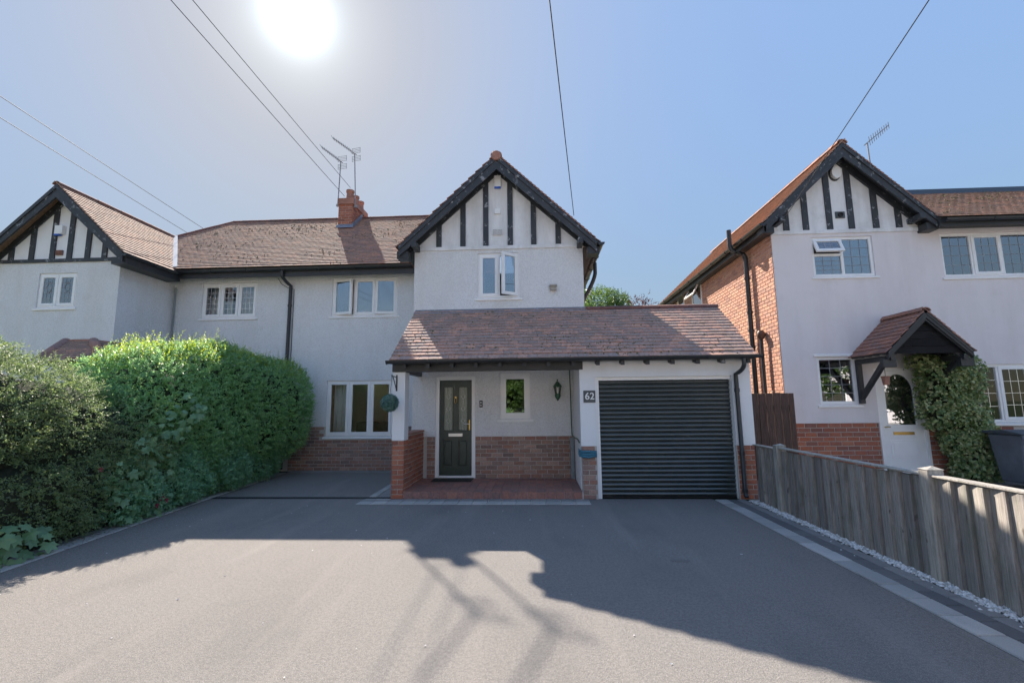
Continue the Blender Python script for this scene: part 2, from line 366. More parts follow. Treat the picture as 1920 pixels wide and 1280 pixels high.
def wall(mb, x0, x1, z0, z1, y0, y1, openings=()):
    """slab between two y planes, with rectangular openings (ox0, ox1, oz0, oz1)"""
    xs = sorted({x0, x1, *[min(max(q, x0), x1) for o in openings for q in o[:2]]})
    zs = sorted({z0, z1, *[min(max(q, z0), z1) for o in openings for q in o[2:]]})
    solid = {}
    for i in range(len(xs)-1):
        for j in range(len(zs)-1):
            cx, cz = (xs[i]+xs[i+1])/2, (zs[j]+zs[j+1])/2
            solid[i, j] = not any(o[0] < cx < o[1] and o[2] < cz < o[3] for o in openings)
    for (i, j), sol in solid.items():
        if not sol: continue
        a, b, c, d = xs[i], xs[i+1], zs[j], zs[j+1]
        mb.poly([(a, y0, c), (b, y0, c), (b, y0, d), (a, y0, d)]); mb.poly([(a, y1, c), (a, y1, d), (b, y1, d), (b, y1, c)])
        if not solid.get((i-1, j)): mb.poly([(a, y0, c), (a, y0, d), (a, y1, d), (a, y1, c)])
        if not solid.get((i+1, j)): mb.poly([(b, y0, c), (b, y1, c), (b, y1, d), (b, y0, d)])
        if not solid.get((i, j-1)): mb.poly([(a, y0, c), (a, y1, c), (b, y1, c), (b, y0, c)])
        if not solid.get((i, j+1)): mb.poly([(a, y0, d), (b, y0, d), (b, y1, d), (a, y1, d)])
    return mb

# --- bricks: one small chamfered block, shared between alike pieces
_brick = {}
def brick_mesh(L, H, mat):
    k = (round(L, 2), round(H, 3), mat)
    if k in _brick: return _brick[k]
    c = .006; d = .045
    pts = [(0, d, 0), (L, d, 0), (L, d, H), (0, d, H), (0, c, 0), (L, c, 0), (L, c, H), (0, c, H), (c, 0, c), (L-c, 0, c), (L-c, 0, H-c), (c, 0, H-c)]
    fs = [(8, 9, 10, 11), (4, 5, 9, 8), (5, 6, 10, 9), (6, 7, 11, 10), (7, 4, 8, 11), (0, 1, 5, 4), (1, 2, 6, 5), (2, 3, 7, 6), (3, 0, 4, 7)]
    me = bpy.data.meshes.new('brick'); me.from_pydata(pts, [], fs); me.materials.append(MATS[mat]); _brick[k] = me
    return me
def bricks(parent, P0, u, n, width, height, mat, course=.081, length=.225, joint=.011, keep=None, stuff=None, soldier=False, bond=0.5):
    """lay bricks on a vertical face: P0 lower corner of the FACE plane, u along, n outward"""
    P0, u, n = V(P0), V(u).normalized(), V(n).normalized()
    rows = max(1, round(height/course)); ch = height/rows
    ang = math.atan2(u.y, u.x)
    for i in range(rows):
        top = soldier and i == rows-1
        pl = .112 if top else length
        x = -(pl*bond if i % 2 else 0.0) - random.uniform(0, .004)
        while x < width-.02:
            a, b = max(x, 0), min(x+pl, width)
            x += pl
            if b-a < .045: continue
            bl = b-a-joint; bh = ch-joint
            q = P0+u*(a+joint/2)+V((0, 0, i*ch+joint/2))-n*random.uniform(-.0015, .003)
            c = q+u*bl/2
            if keep and not keep(c, i): continue
            if stuff is not None and stuff[1](c, i):
                d = .045; k = V((0, 0, bh)); L = u*bl; bk = -n*d; e = .006
                ee = u*e; kk = V((0, 0, e))
                pts = [q+bk, q+L+bk, q+L+k+bk, q+k+bk, q-n*e, q+L-n*e, q+L+k-n*e, q+k-n*e, q+ee+kk, q+L-ee+kk, q+L+k-ee-kk, q+k+ee-kk]
                stuff[0].faces(pts, [(8, 9, 10, 11), (4, 5, 9, 8), (5, 6, 10, 9), (6, 7, 11, 10), (7, 4, 8, 11), (0, 1, 5, 4), (1, 2, 6, 5), (2, 3, 7, 6), (3, 0, 4, 7)], random.random())
                continue
            me = brick_mesh(bl, bh, mat)
            o = mesh_obj('brick', me, parent, q); o.rotation_euler = (random.gauss(0, .004), random.gauss(0, .004), ang+random.gauss(0, .004))

# --- roofs
def inpoly(x, y, P):
    c = False; n = len(P); j = n-1
    for i in range(n):
        if (P[i][1] > y) != (P[j][1] > y) and x < (P[j][0]-P[i][0])*(y-P[i][1])/(P[j][1]-P[i][1])+P[i][0]: c = not c
        j = i
    return c
TILE_PTS = None
_tilemesh = {}
def tile_pts(w, l, t, tilt, camber):
    a = w/2
    P = []
    for yy, zz in ((0, tilt), (l, 0.0)):
        for xx, cz in ((-a, 0), (0, camber), (a, 0)): P.append((xx, yy, t+zz+cz))
    for xx, cz in ((-a, 0), (0, camber), (a, 0)): P.append((xx, 0, tilt+cz))
    P += [(-a, l, 0), (a, l, 0)]
    F = [(0, 1, 4, 3), (1, 2, 5, 4), (6, 7, 1, 0), (7, 8, 2, 1), (6, 0, 3, 9), (8, 10, 5, 2)]
    return P, F
def tile_mesh(w, l, mat):
    k = (round(w, 3), round(l, 3), mat)
    if k not in _tilemesh:
        P, F = tile_pts(w-.004, l, .018, .022, .0012)
        me = bpy.data.meshes.new('tile'); me.from_pydata(P, [], F); me.materials.append(MATS[mat]); _tilemesh[k] = me
    return _tilemesh[k]
def roof(parent, name, poly, eave_dir, deck_mat='black_plain', tile='tile_main_att', tile_obj=None, individual=None, gauge=.105, tw=.168, deck=.07, skip=None, seed=1, whole=None):
    """one roof slope: a deck slab with overlapping tiles; poly is a planar outline, eave_dir its horizontal direction"""
    rnd = random.Random(seed)
    P = [V(p) for p in poly]; u = V(eave_dir).normalized()
    n = V((0, 0, 0))
    for i in range(len(P)): n += (P[i]-P[0]).cross(P[(i+1) % len(P)]-P[0])
    n.normalize()
    if n.z < 0: n = -n
    v = n.cross(u).normalized()
    if v.z < 0: v = -v; u = -u
    o = P[0]
    deck_o = MB().extr([p for p in P], -n*deck).build(name, deck_mat, parent)
    uv = [((p-o).dot(u), (p-o).dot(v)) for p in P]
    u0, u1 = min(q[0] for q in uv), max(q[0] for q in uv); v0, v1 = min(q[1] for q in uv), max(q[1] for q in uv)
    rows = int((v1-v0)/gauge)+1; mb = MB(); cand = []
    for i in range(rows):
        vv = v0+i*gauge
        x = math.floor(u0/tw)*tw-(tw/2 if i % 2 else 0)
        while x < u1:
            a, b = x, x+tw; x += tw
            vc = min(vv+gauge*.5, v1-.005)
            if skip and skip(o+u*(a+b)/2+v*vc): continue
            # clip to the outline along the course
            ins = [inpoly(a+(b-a)*(.02+.96*k/6), vc, uv) for k in range(7)]
            if not any(ins): continue
            if whole and whole(o+u*(a+b)/2+v*vc):
                if not inpoly((a+b)/2-.0123 if min(q[0] for q in uv) < -.5 else (a+b)/2+.0123, vc, uv): continue
            elif not all(ins):
                ks = [k for k, q in enumerate(ins) if q]; na, nb = a+(b-a)*(ks[0]/6 if ks[0] else 0), a+(b-a)*(ks[-1]/6)
                a, b = na, nb
                if b-a < .03: continue
            cand.append((i, a, b, vv-(.035 if i == 0 else 0)))
    k_ind = individual or 0
    nw = v*1
    for idx, (i, a, b, vv) in enumerate(cand):
        c = o+u*(a+b)/2+v*(vv+rnd.gauss(0, .002))+n*.004
        w = b-a
        yaw = rnd.gauss(0, .004) if rnd.random() > .02 else rnd.gauss(0, .05); lift = abs(rnd.gauss(0, .0012))
        if idx < k_ind:
            me = tile_mesh(w, gauge*1.5, tile_obj)
            M = Matrix((u*math.cos(yaw)+v*math.sin(yaw), v*math.cos(yaw)-u*math.sin(yaw), n)).transposed()
            ob = mesh_obj('tile', me, deck_o, c+n*lift); ob.rotation_euler = M.to_euler()
        else:
            PP, FF = tile_pts(w-.004, gauge*1.5, .018, .022, .0012)
            uu, v2 = u*math.cos(yaw)+v*math.sin(yaw), v*math.cos(yaw)-u*math.sin(yaw)
            mb.faces([c+uu*p[0]+v2*p[1]+n*(p[2]+lift*(1-p[1]/gauge)) for p in PP], FF, rnd.random())
    if mb.f: tag(mb.build('tile_field', tile, deck_o), kind='stuff')
    return deck_o, (o, u, v, n, uv)
def moss(parent, frame, count, seed, bias=None, size=(.012, .035)):
    rnd = random.Random(seed); o, u, v, n, uv = frame; mb = MB()
    u0, u1 = min(q[0] for q in uv), max(q[0] for q in uv); v0, v1 = min(q[1] for q in uv), max(q[1] for q in uv)
    cl = [(rnd.uniform(u0, u1), rnd.uniform(v0, v1)) for _ in range(max(3, count//16))]
    for _ in range(count):
        cx, cy = rnd.choice(cl); a, b = cx+rnd.gauss(0, .3), cy+rnd.gauss(0, .22)
        if bias and rnd.random() > bias((a-u0)/(u1-u0), (b-v0)/(v1-v0)): continue
        if not inpoly(a, b, uv): continue
        r = rnd.uniform(*size); p = o+u*a+v*b+n*.046; k = 6
        ring = [p+u*(math.cos(t_)*r*rnd.uniform(.7, 1.3))+v*(math.sin(t_)*r*rnd.uniform(.6, 1.1))-n*.01 for t_ in [2*math.pi*j/k for j in range(k)]]
        mb.faces(ring+[p+n*r*.5], [(j, (j+1) % k, k) for j in range(k)], rnd.random())
    if mb.f: tag(mb.build('moss', 'moss', parent, smooth=True), kind='stuff')
def ridge(parent, A, B, r=.11, L=.30, mat='ridge_red', name='ridge_tile', squash=.75, mortar=True):
    A, B = V(A), V(B); d = B-A; n = max(1, round(d.length/L)); st = d/n; d = d.normalized()
    sd = d.cross(V((0, 0, 1))).normalized(); up = sd.cross(d)
    for i in range(n):
        a = A+st*(i+.012); b = A+st*(i+.985); mb = MB(); k = 8; ring = []
        rr = r*random.uniform(.97, 1.03)
        for q in (a, b):
            for w in (1.0, .82):
                ring.append([q+sd*(math.cos(math.pi*j/k)*rr*w)+up*(math.sin(math.pi*j/k)*rr*squash*w) for j in range(k+1)])
        o1, i1, o2, i2 = ring; pts = o1+i1+o2+i2; m_ = k+1; F = []
        for j in range(k):
            F += [(j, j+1, 2*m_+j+1, 2*m_+j), (m_+j, 3*m_+j, 3*m_+j+1, m_+j+1), (j, m_+j, m_+j+1, j+1), (2*m_+j, 2*m_+j+1, 3*m_+j+1, 3*m_+j)]
        F += [(0, 2*m_, 3*m_, m_), (k, m_+k, 3*m_+k, 2*m_+k)]
        mb.faces(pts, F); mb.build(name, mat, parent, smooth=True)
def gutter(parent, A, B, r=.06, mat='black_plastic', sect=10, brackets=.9):
    """half-round gutter, open above"""
    A, B = V(A), V(B); d = (B-A).normalized(); sd = d.cross(V((0, 0, 1))).normalized(); up = V((0, 0, 1))
    mb = MB(); pts = []
    for q in (A, B):
        for w in (r, r*.88):
            pts += [q+sd*math.cos(math.pi*(1+j/sect))*w+up*math.sin(math.pi*(1+j/sect))*w for j in range(sect+1)]
    m_ = sect+1; F = []
    for j in range(sect):
        F += [(j, j+1, 2*m_+j+1, 2*m_+j), (m_+j, 3*m_+j, 3*m_+j+1, m_+j+1), (j, m_+j, m_+j+1, j+1), (2*m_+j, 2*m_+j+1, 3*m_+j+1, 3*m_+j)]
    F += [(0, 2*m_, 3*m_, m_), (sect, m_+sect, 3*m_+sect, 2*m_+sect), tuple(m_+j for j in range(m_)), tuple(3*m_+j for j in range(m_))[::-1]]
    mb.faces(pts, F)
    L = (B-A).length; k = max(2, int(L/brackets))
    for i in range(k+1):
        c = A+d*(L*i/k)
        ring = [c+sd*math.cos(math.pi*(1+j/8))*r*1.1+up*math.sin(math.pi*(1+j/8))*r*1.1 for j in range(9)]
        mb.tube(ring, r*.14, 5)
    return mb.build('gutter', mat, parent, smooth=True)
def pipe(parent, pts, r, mat='black_plastic', name='downpipe', clips=()):
    o = MB().tube(pts, r, 12).build(name, mat, parent, smooth=True)
    for c in clips: MB().tube([V(c)-V((0, 0, .03)), V(c)+V((0, 0, .03))], r*1.22, 12).build('pipe_clip', mat, o, smooth=True)
    return o
def bend(a, b, c, k=5):
    a, b, c = V(a), V(b), V(c)
    return [a*(1-t_)**2+b*2*t_*(1-t_)+c*t_*t_ for t_ in [i/k for i in range(k+1)]]

# --- windows. lights: list of dicts(x0,x1,z0,z1 fractions, open angle, hinge)
def window(parent, x0, x1, z0, z1, y, lights, glass='glass', frame='upvc', fw=.055, sill=.06, lead=None, name='window', label=None, sillmat=None, drop=.0, leadmat=None):
    mb = MB()
    mb.box(x0, x1, y, y+.07, z0, z0+fw); mb.box(x0, x1, y, y+.07, z1-fw, z1)
    mb.box(x0, x0+fw, y, y+.07, z0+fw, z1-fw); mb.box(x1-fw, x1, y, y+.07, z0+fw, z1-fw)
    X, Z = lambda f: x0+fw/2+(x1-x0-fw)*f, lambda f: z0+fw/2+(z1-z0-fw)*f
    for q in lights:
        a, b, c, d = X(q[0]), X(q[1]), Z(q[2]), Z(q[3])
        if q[0] > .01: mb.box(a-fw/2, a+fw/2, y+.002, y+.068, max(c-fw/2, z0+fw), min(d+fw/2, z1-fw))
        if q[2] > .01: mb.box(a+fw/2, b-fw/2, y+.003, y+.067, c-fw/2, c+fw/2)
    o = mb.build(name, frame, parent, bevel=.004)
    if label: o['label'] = label
    for q in lights:
        a, b, c, d = X(q[0])+fw*.5, X(q[1])-fw*.5, Z(q[2])+fw*.5, Z(q[3])-fw*.5
        ang = q[4] if len(q) > 4 else 0; hinge = q[5] if len(q) > 5 else 'L'
        # sash in local coords around its hinge
        ov = .016 if ang is not None else 0
        if ang is None: s_ = 0.0; ang = 0
        else: s_ = .05
        def place(obj_mb, nm, mt, bev=0):
            if hinge == 'L': piv = V((a-ov, y-.004, 0)); rot = Matrix.Rotation(-ang, 3, 'Z')
            elif hinge == 'R': piv = V((b+ov, y-.004, 0)); rot = Matrix.Rotation(ang, 3, 'Z')
            else: piv = V((0, y-.004, d+ov)); rot = Matrix.Rotation(-ang, 3, 'X')
            obj_mb.v = [tuple(rot @ (V(p)-piv)+piv) for p in obj_mb.v]
            return obj_mb.build(nm, mt, o, bevel=bev)
        if s_:
            sb = MB(); A, B, Cc, D = a-ov, b+ov, c-ov, d+ov; f = s_+ov; ya, yb = y-.016, y+.034
            sb.box(A, B, ya, yb, Cc, Cc+f); sb.box(A, B, ya, yb, D-f, D); sb.box(A, A+f, ya, yb, Cc+f, D-f); sb.box(B-f, B, ya, yb, Cc+f, D-f)
            place(sb, 'sash', frame, .004)
            pa, pb, pc, pd = A+f, B-f, Cc+f, D-f; yp = y+.006
        else:
            pa, pb, pc, pd = a, b, c, d; yp = y+.03
        place(MB().box(pa-.005, pb+.005, yp, yp+.006, pc-.005, pd+.005), 'pane', glass)
        if lead:
            lb = MB(); nx, nz = lead[:2]; w = .0055
            for i in range(1, nx): xx = pa+(pb-pa)*i/nx; lb.box(xx-w, xx+w, yp-.004, yp-.0005, pc, pd)
            for i in range(1, nz): zz = pc+(pd-pc)*i/nz; lb.box(pa, pb, yp-.0038, yp-.0007, zz-w, zz+w)
            if len(lead) > 2:      # a leaded motif
                cx, cz = (pa+pb)/2, pc+(pd-pc)*.62; r = (pb-pa)*.24
                lb.tube([(cx+math.cos(t_)*r, yp-.003, cz+math.sin(t_)*r*1.25) for t_ in [2*math.pi*k/12 for k in range(13)]], .005, 4)
                lb.tube([(cx, yp-.003, cz-r*2.1), (cx+r, yp-.003, cz), (cx, yp-.003, cz+r*2.1), (cx-r, yp-.003, cz), (cx, yp-.003, cz-r*2.1)], .005, 4)
            place(lb, 'glazing_bar', leadmat or (lead[3] if len(lead) > 3 else 'aerial_metal'))
    if sill:
        MB().extr([(x0-.06, y-sill, z0-.035-drop), (x0-.06, y+.05, z0-.035-drop), (x0-.06, y+.05, z0-.001), (x0-.06, y-sill, z0-.018)], (x1-x0+.12, 0, 0)).build('sill', sillmat or frame, o, bevel=.004)
    return o
def curtain(parent, x0, x1, z0, z1, y, seed=0, mat='curtain'):
    n = max(8, int((x1-x0)/.018)); mb = MB(); r = random.Random(seed); ph = r.random()*6
    xs = [x0+(x1-x0)*i/n for i in range(n+1)]
    ys = [y+.025*math.sin(ph+x*52)+.012*math.sin(ph+x*97) for x in xs]
    mb.faces([(x, a, z0) for x, a in zip(xs, ys)]+[(x, a*.5+y*.5, z1) for x, a in zip(xs, ys)], [(i, i+1, n+2+i, n+1+i) for i in range(n)])
    o = mb.build('curtain', mat, parent, smooth=True)
    so = o.modifiers.new('thick', 'SOLIDIFY'); so.thickness = .004
    return o

# --- leaves (numpy): fold quads with a colour number for each leaf
def leaf_arrays(base, dirv, nrm, L, W, fold=.18):
    """kite leaves: base point, direction, approximate normal"""
    dirv = dirv/np.linalg.norm(dirv, axis=1, keepdims=True)
    side = np.cross(dirv, nrm); side /= np.linalg.norm(side, axis=1, keepdims=True)+1e-9
    nn = np.cross(side, dirv)
    L = L[:, None]; W = W[:, None]
    p0 = base; p1 = base+dirv*L*.5+side*W*.5+nn*W*fold; p2 = base+dirv*L-nn*L*.12; p3 = base+dirv*L*.5-side*W*.5+nn*W*fold
    return np.stack([p0, p1, p2, p3], 1)
def leaf_object(name, arr, rnd, mat, parent=None, origin=(0, 0, 0)):
    n = arr.shape[0]; verts = (arr.reshape(-1, 3)-np.array(origin)).astype(np.float32)
    me = bpy.data.meshes.new(name); me.vertices.add(n*4); me.vertices.foreach_set('co', verts.ravel())
    tri = (np.arange(n)[:, None]*4+np.array([[0, 1, 2, 0, 2, 3]])).astype(np.int32).ravel()
    me.loops.add(n*6); me.loops.foreach_set('vertex_index', tri)
    me.polygons.add(n*2); me.polygons.foreach_set('loop_start', np.arange(0, n*6, 3, dtype=np.int32))
    me.polygons.foreach_set('loop_total', np.full(n*2, 3, dtype=np.int32))
    me.update(); me.validate()
    at = me.attributes.new('rnd', 'FLOAT', 'FACE'); at.data.foreach_set('value', np.repeat(rnd, 2).astype(np.float32))
    me.materials.append(MATS[mat])
    return mesh_obj(name, me, parent, origin)
def unit(a): return a/(np.linalg.norm(a, axis=-1, keepdims=True)+1e-9)
def sprigs(P, N, k=9, length=(.10, .22), L=(.030, .045), wr=.5, up=.5, spread=.7, droop=0.0, tint=None):
    """short leafy shoots at points P leaving along N"""
    m_ = len(P)
    D = unit(N+rng.normal(0, .45, (m_, 3))+np.array([0, 0, up]))
    ln = rng.uniform(*length, m_)
    t_ = (np.arange(k)+.5)/k
    base = P[:, None, :]+D[:, None, :]*(ln[:, None]*t_[None, :])[:, :, None]
    base[:, :, 2] -= droop*(t_[None, :]**2)*ln[:, None]
    a = rng.normal(0, 1, (m_, k, 3)); a -= (a*D[:, None, :]).sum(-1, keepdims=True)*D[:, None, :]
    d = unit(unit(a)*spread+D[:, None, :]*.55)
    nr = unit(rng.normal(0, .32, (m_, k, 3))+np.array([0, 0, .45])+D[:, None, :]*1.0)
    sz = rng.uniform(L[0], L[1], m_*k)*np.tile(1.05-.45*t_, m_)
    c = (rng.random((m_, 1))*.6+rng.random((m_, k))*.4) if tint is None else np.clip(tint[:, None]+rng.normal(0, .12, (m_, k)), 0, 1)
    return leaf_arrays(base.reshape(-1, 3), d.reshape(-1, 3), nr.reshape(-1, 3), sz, sz*wr), c.ravel()

# ------------------------------------------------------------------ the ground
def sheet(name, pts, z, mat):
    return tag(MB().poly([(p[0], p[1], z) for p in pts]).build(name, mat), kind='structure')
sheet('ground', [(-400, -400), (400, -400), (400, 400), (-400, 400)], -.02, 'grass_ground')
def kx(y):     # the drive's left edge
    return float(np.interp(y, [-2.2, 4.56, 8.4, 11.3], [-4.50, -5.30, -5.80, -6.10]))
def rx(y):     # and its right edge
    return 2.915+(8.11-y)*.012
ys = [-2.2, 4.56, 8.4, 11.3]
drive = sheet('driveway', [(kx(y), y) for y in ys]+[(.9, 11.3), (.9, 8.2), (rx(8.2), 8.2), (rx(-2.2), -2.2)], 0.0, 'asphalt')
def splat(x, y, rx_, ry_, seed):
    r = random.Random(seed); k = 28; ph = [r.random()*6 for _ in range(4)]
    pts = [(x+math.cos(a)*rx_*(1+.2*math.sin(3*a+ph[0])+.12*math.sin(7*a+ph[1])), y+math.sin(a)*ry_*(1+.2*math.sin(2*a+ph[2])+.1*math.sin(9*a+ph[3])), .003) for a in [2*math.pi*i/k for i in range(k)]]
    MB().poly(pts).build('oil_stain', 'oil_stain', drive)
for i_, (px_, py_, a_, b_) in enumerate(((1278, 1050, .09, .028),)):
    q_ = onZ(px_, py_, .003); splat(q_.x, q_.y, a_, b_*1.8, i_)
sheet('pavement', [(-60, -4.0), (60, -4.0), (60, -2.2), (-60, -2.2)], -.004, 'block_mid')
sheet('bounce_forecourts', [(-60, -15), (60, -15), (60, -10.0), (-60, -10.0)], -.008, 'block_mid')  # unseen pale paving, laid instead of grass to bounce light onto the fronts
sheet('road', [(-60, -10.0), (60, -10.0), (60, -4.0), (-60, -4.0)], -.012, 'asphalt')
sheet('hedge_bed', [(-9.5, -2.2), (-4.72, -2.2), (-5.52, 4.56), (-6.02, 8.4), (-6.3, 11.58), (-9.55, 11.58)], -.008, 'soil')
sheet('neighbour_path', [(3.5, -2.2), (22, -2.2), (22, 10.2), (5.3, 10.2), (5.3, 16), (3.5, 16)], -.010, 'asphalt')

def block_mesh(L, W, H, mat):
    k = ('b', round(L, 3), round(W, 3), mat)
    if k not in _brick:
        c = .006; a, b = L/2, W/2
        pts = [(-a, -b, 0), (a, -b, 0), (a, b, 0), (-a, b, 0), (-a, -b, H-c), (a, -b, H-c), (a, b, H-c), (-a, b, H-c), (-a+c, -b+c, H), (a-c, -b+c, H), (a-c, b-c, H), (-a+c, b-c, H)]
        fs = [(0, 1, 5, 4), (1, 2, 6, 5), (2, 3, 7, 6), (3, 0, 4, 7), (4, 5, 9, 8), (5, 6, 10, 9), (6, 7, 11, 10), (7, 4, 8, 11), (8, 9, 10, 11)]
        me = bpy.data.meshes.new('paving_block'); me.from_pydata(pts, [], fs); me.materials.append(MATS[mat]); _brick[k] = me
    return _brick[k]
def block_row(parent, A, B, W, mat, L=.30, z=.004, H=.012, shift=0.0):
    A, B = V((*A, z)), V((*B, z)); d = B-A; n = max(1, round(d.length/L)); st = d/n; d.normalize(); sd = V((-d.y, d.x, 0))
    for i in range(n):
        c = A+st*(i+.5)+V((0, 0, random.uniform(-.002, .002)))
        o = mesh_obj('paving_block', block_mesh(st.length-.012, W-.010, H, mat), parent, c)
        o.rotation_euler = (0, 0, math.atan2(d.y, d.x)+random.gauss(0, .004))
def edging(name, label, base_pts):
    o = MB().poly([(p[0], p[1], .003) for p in base_pts]).build(name, 'mortar'); return tag(o, kind='structure')
eL = edging('drive_edging_left', '', [(kx(y), y) for y in ys]+[(kx(y)-.34, y) for y in ys[::-1]])
for a, b in zip(ys[:-1], ys[1:]):
    block_row(eL, (kx(a)-.095, a), (kx(b)-.095, b), .19, 'block_light', .24); block_row(eL, (kx(a)-.265, a), (kx(b)-.265, b), .14, 'block_mid', .24)
eR = edging('drive_edging_right', '', [(rx(8.1), 8.1), (rx(-2.2), -2.2), (rx(-2.2)+.48, -2.2), (rx(8.1)+.48, 8.1)])
for off, w, mt, L in ((.10, .20, 'block_light', .30), (.275, .15, 'block_dark', .27), (.415, .13, 'block_mid', .36)):
    block_row(eR, (rx(8.1)+off, 8.1), (rx(-2.2)+off, -2.2), w, mt, L)
eB = edging('wall_foot_edging', '', [(-6.1, 11.3), (-2.6, 11.3), (-2.6, 11.59), (-6.1, 11.59)])
block_row(eB, (-6.1, 11.44), (-2.6, 11.44), .27, 'block_mid', .30)
eF = edging('porch_front_edging', '', [(-2.98, 7.72), (.85, 7.72), (.85, 8.12), (-2.98, 8.12)])
block_row(eF, (-2.98, 7.82), (.85, 7.82), .20, 'block_light', .24); block_row(eF, (-2.98, 8.02), (.85, 8.02), .20, 'block_mid', .24)
eP = edging('porch_side_edging', '', [(-2.98, 8.12), (-2.53, 8.12), (-2.60, 11.3), (-3.05, 11.3)])
block_row(eP, (-2.91, 8.3), (-2.98, 11.3), .14, 'block_light', .30); block_row(eP, (-2.69, 8.3), (-2.74, 11.3), .29, 'block_mid', .30)
# drain channel across the drive
dr = MB(); dr.box(kx(8.26)+.02, -2.53, 8.2, 8.32, .003, .010)
dro = tag(dr.build('drain_channel', 'steel_drain'), kind='structure')
g_ = MB()
for i in range(70):
    x = kx(8.26)+.05+i*.046
    if x < -2.56: g_.box(x, x+.018, 8.215, 8.305, .010, .014)
g_.build('grating', 'cable_black', dro)

# white pebbles along the fence, petals on the drive
def pebbles():
    P = []; n = 4600
    yy = rng.uniform(.4, 8.0, n); xx = np.array([rx(y) for y in yy])+.485+rng.beta(1.4, 1.4, n)*(3.585-np.array([rx(y) for y in yy])-.485).clip(.02)
    mb = MB(); xx = xx+np.where(rng.random(n) < .06, -rng.exponential(.05, n), 0)
    for x, y in zip(xx, yy):
        r = random.uniform(.009, .019); a = random.random()*6; z = random.uniform(.004, .022); k = 5
        ring = [(x+math.cos(a+2*math.pi*j/k)*r*random.uniform(.8, 1.25), y+math.sin(a+2*math.pi*j/k)*r*random.uniform(.8, 1.25), z) for j in range(k)]
        mb.faces(ring+[(x, y, z+r*.8), (x, y, z-r*.6)], [(j, (j+1) % k, k) for j in range(k)]+[((j+1) % k, j, k+1) for j in range(k)], random.random())
    tag(mb.build('white_pebbles', 'pebble', smooth=True), 'white pebbles in a narrow strip along the foot of the grey fence', 'pebbles', kind='stuff')
pebbles()
mb = MB()
for i in range(85):
    y = random.uniform(1.6, 8.0); x = random.uniform(-4.8, 2.2) if random.random() < .35 else random.gauss(-3.0, 1.3)
    if x < kx(y)+.1 or x > rx(y)-.1: continue
    r = random.uniform(.004, .011); a = random.random()*6
    mb.poly([(x+math.cos(a+t_)*r*(1 if i % 2 else .6), y+math.sin(a+t_)*r, .006+.004*math.sin(t_*2)) for t_ in (0, 1.2, 2.5, 3.8, 5.0)])
tag(mb.build('fallen_petals', 'petal'), 'small pale petals scattered over the asphalt drive', 'petals', kind='stuff')

# ------------------------------------------------------------------ house number 62
YG, YW, YA = 9.6, 11.6, 8.15          # gable wall, recessed wing wall, garage front
XP = onY(540, 560, YW).x              # party line between the two halves
GX0, GX1, GC, GZ, GS = -2.58, 1.04, -.77, 6.9, .95
EZ, EY, RY = 5.15, 11.2, 14.35
RZ = onY(600, 413, RY).z; WS = (RZ-EZ)/(RY-EY)
VY = EY+(6.9-EZ)/WS; VX = -.77-(6.9-EZ)/.95; HX = -.77-(RZ-6.9)/.95*0-.55
H62 = thing('semi_detached_house', 'white roughcast house numbered 62 with timbered gable, tiled porch and roller garage door', 'house', (-1.5, 10, 0))
def rect(px0, py0, px1, py1, Y):
    a, b = onY(px0, py1, Y), onY(px1, py0, Y); return a.x, b.x, a.z, b.z
dX0, dX1, dZ0, dZ1 = rect(815, 705, 891, 899, YG); dZ0 = .13
pw = rect(938, 699, 993, 785, YG); gw = rect(896, 473, 973, 559, YG)
ww = rect(621, 519, 746, 593, YW); lw = rect(609, 712, 737, 818, YW)
PL = onY(900, 818, YG).z; PLW = onY(590, 800, YW).z
# walls
wall(MB(), GX0, GX1, PL, 4.92, YG, YG+.25, [(dX0, dX1, dZ0, dZ1), pw, gw]).build('rendered_wall', 'roughcast', H62)
gp = wall(MB(), GX0, GX1, 0, PL, YG+.022, YG+.25, [(dX0, dX1, dZ0, dZ1)]).build('brick_plinth', 'mortar', H62)
def notdoor(c, i): return not (dX0-.09 < c.x < dX1+.09)
bricks(gp, (GX0+.32, YG+.010, .13), (1, 0, 0), (0, -1, 0), dX0-GX0-.32, PL-.13, 'brick_old', course=.083, soldier=False)
bricks(gp, (dX1, YG+.010, .13), (1, 0, 0), (0, -1, 0), .78-dX1, PL-.13, 'brick_old', course=.083)
MB().box(GX0-.015, GX1+.015, YG-.03, YG+.2, 4.90, 4.98).build('string_band', 'gable_render', H62, bevel=.01)
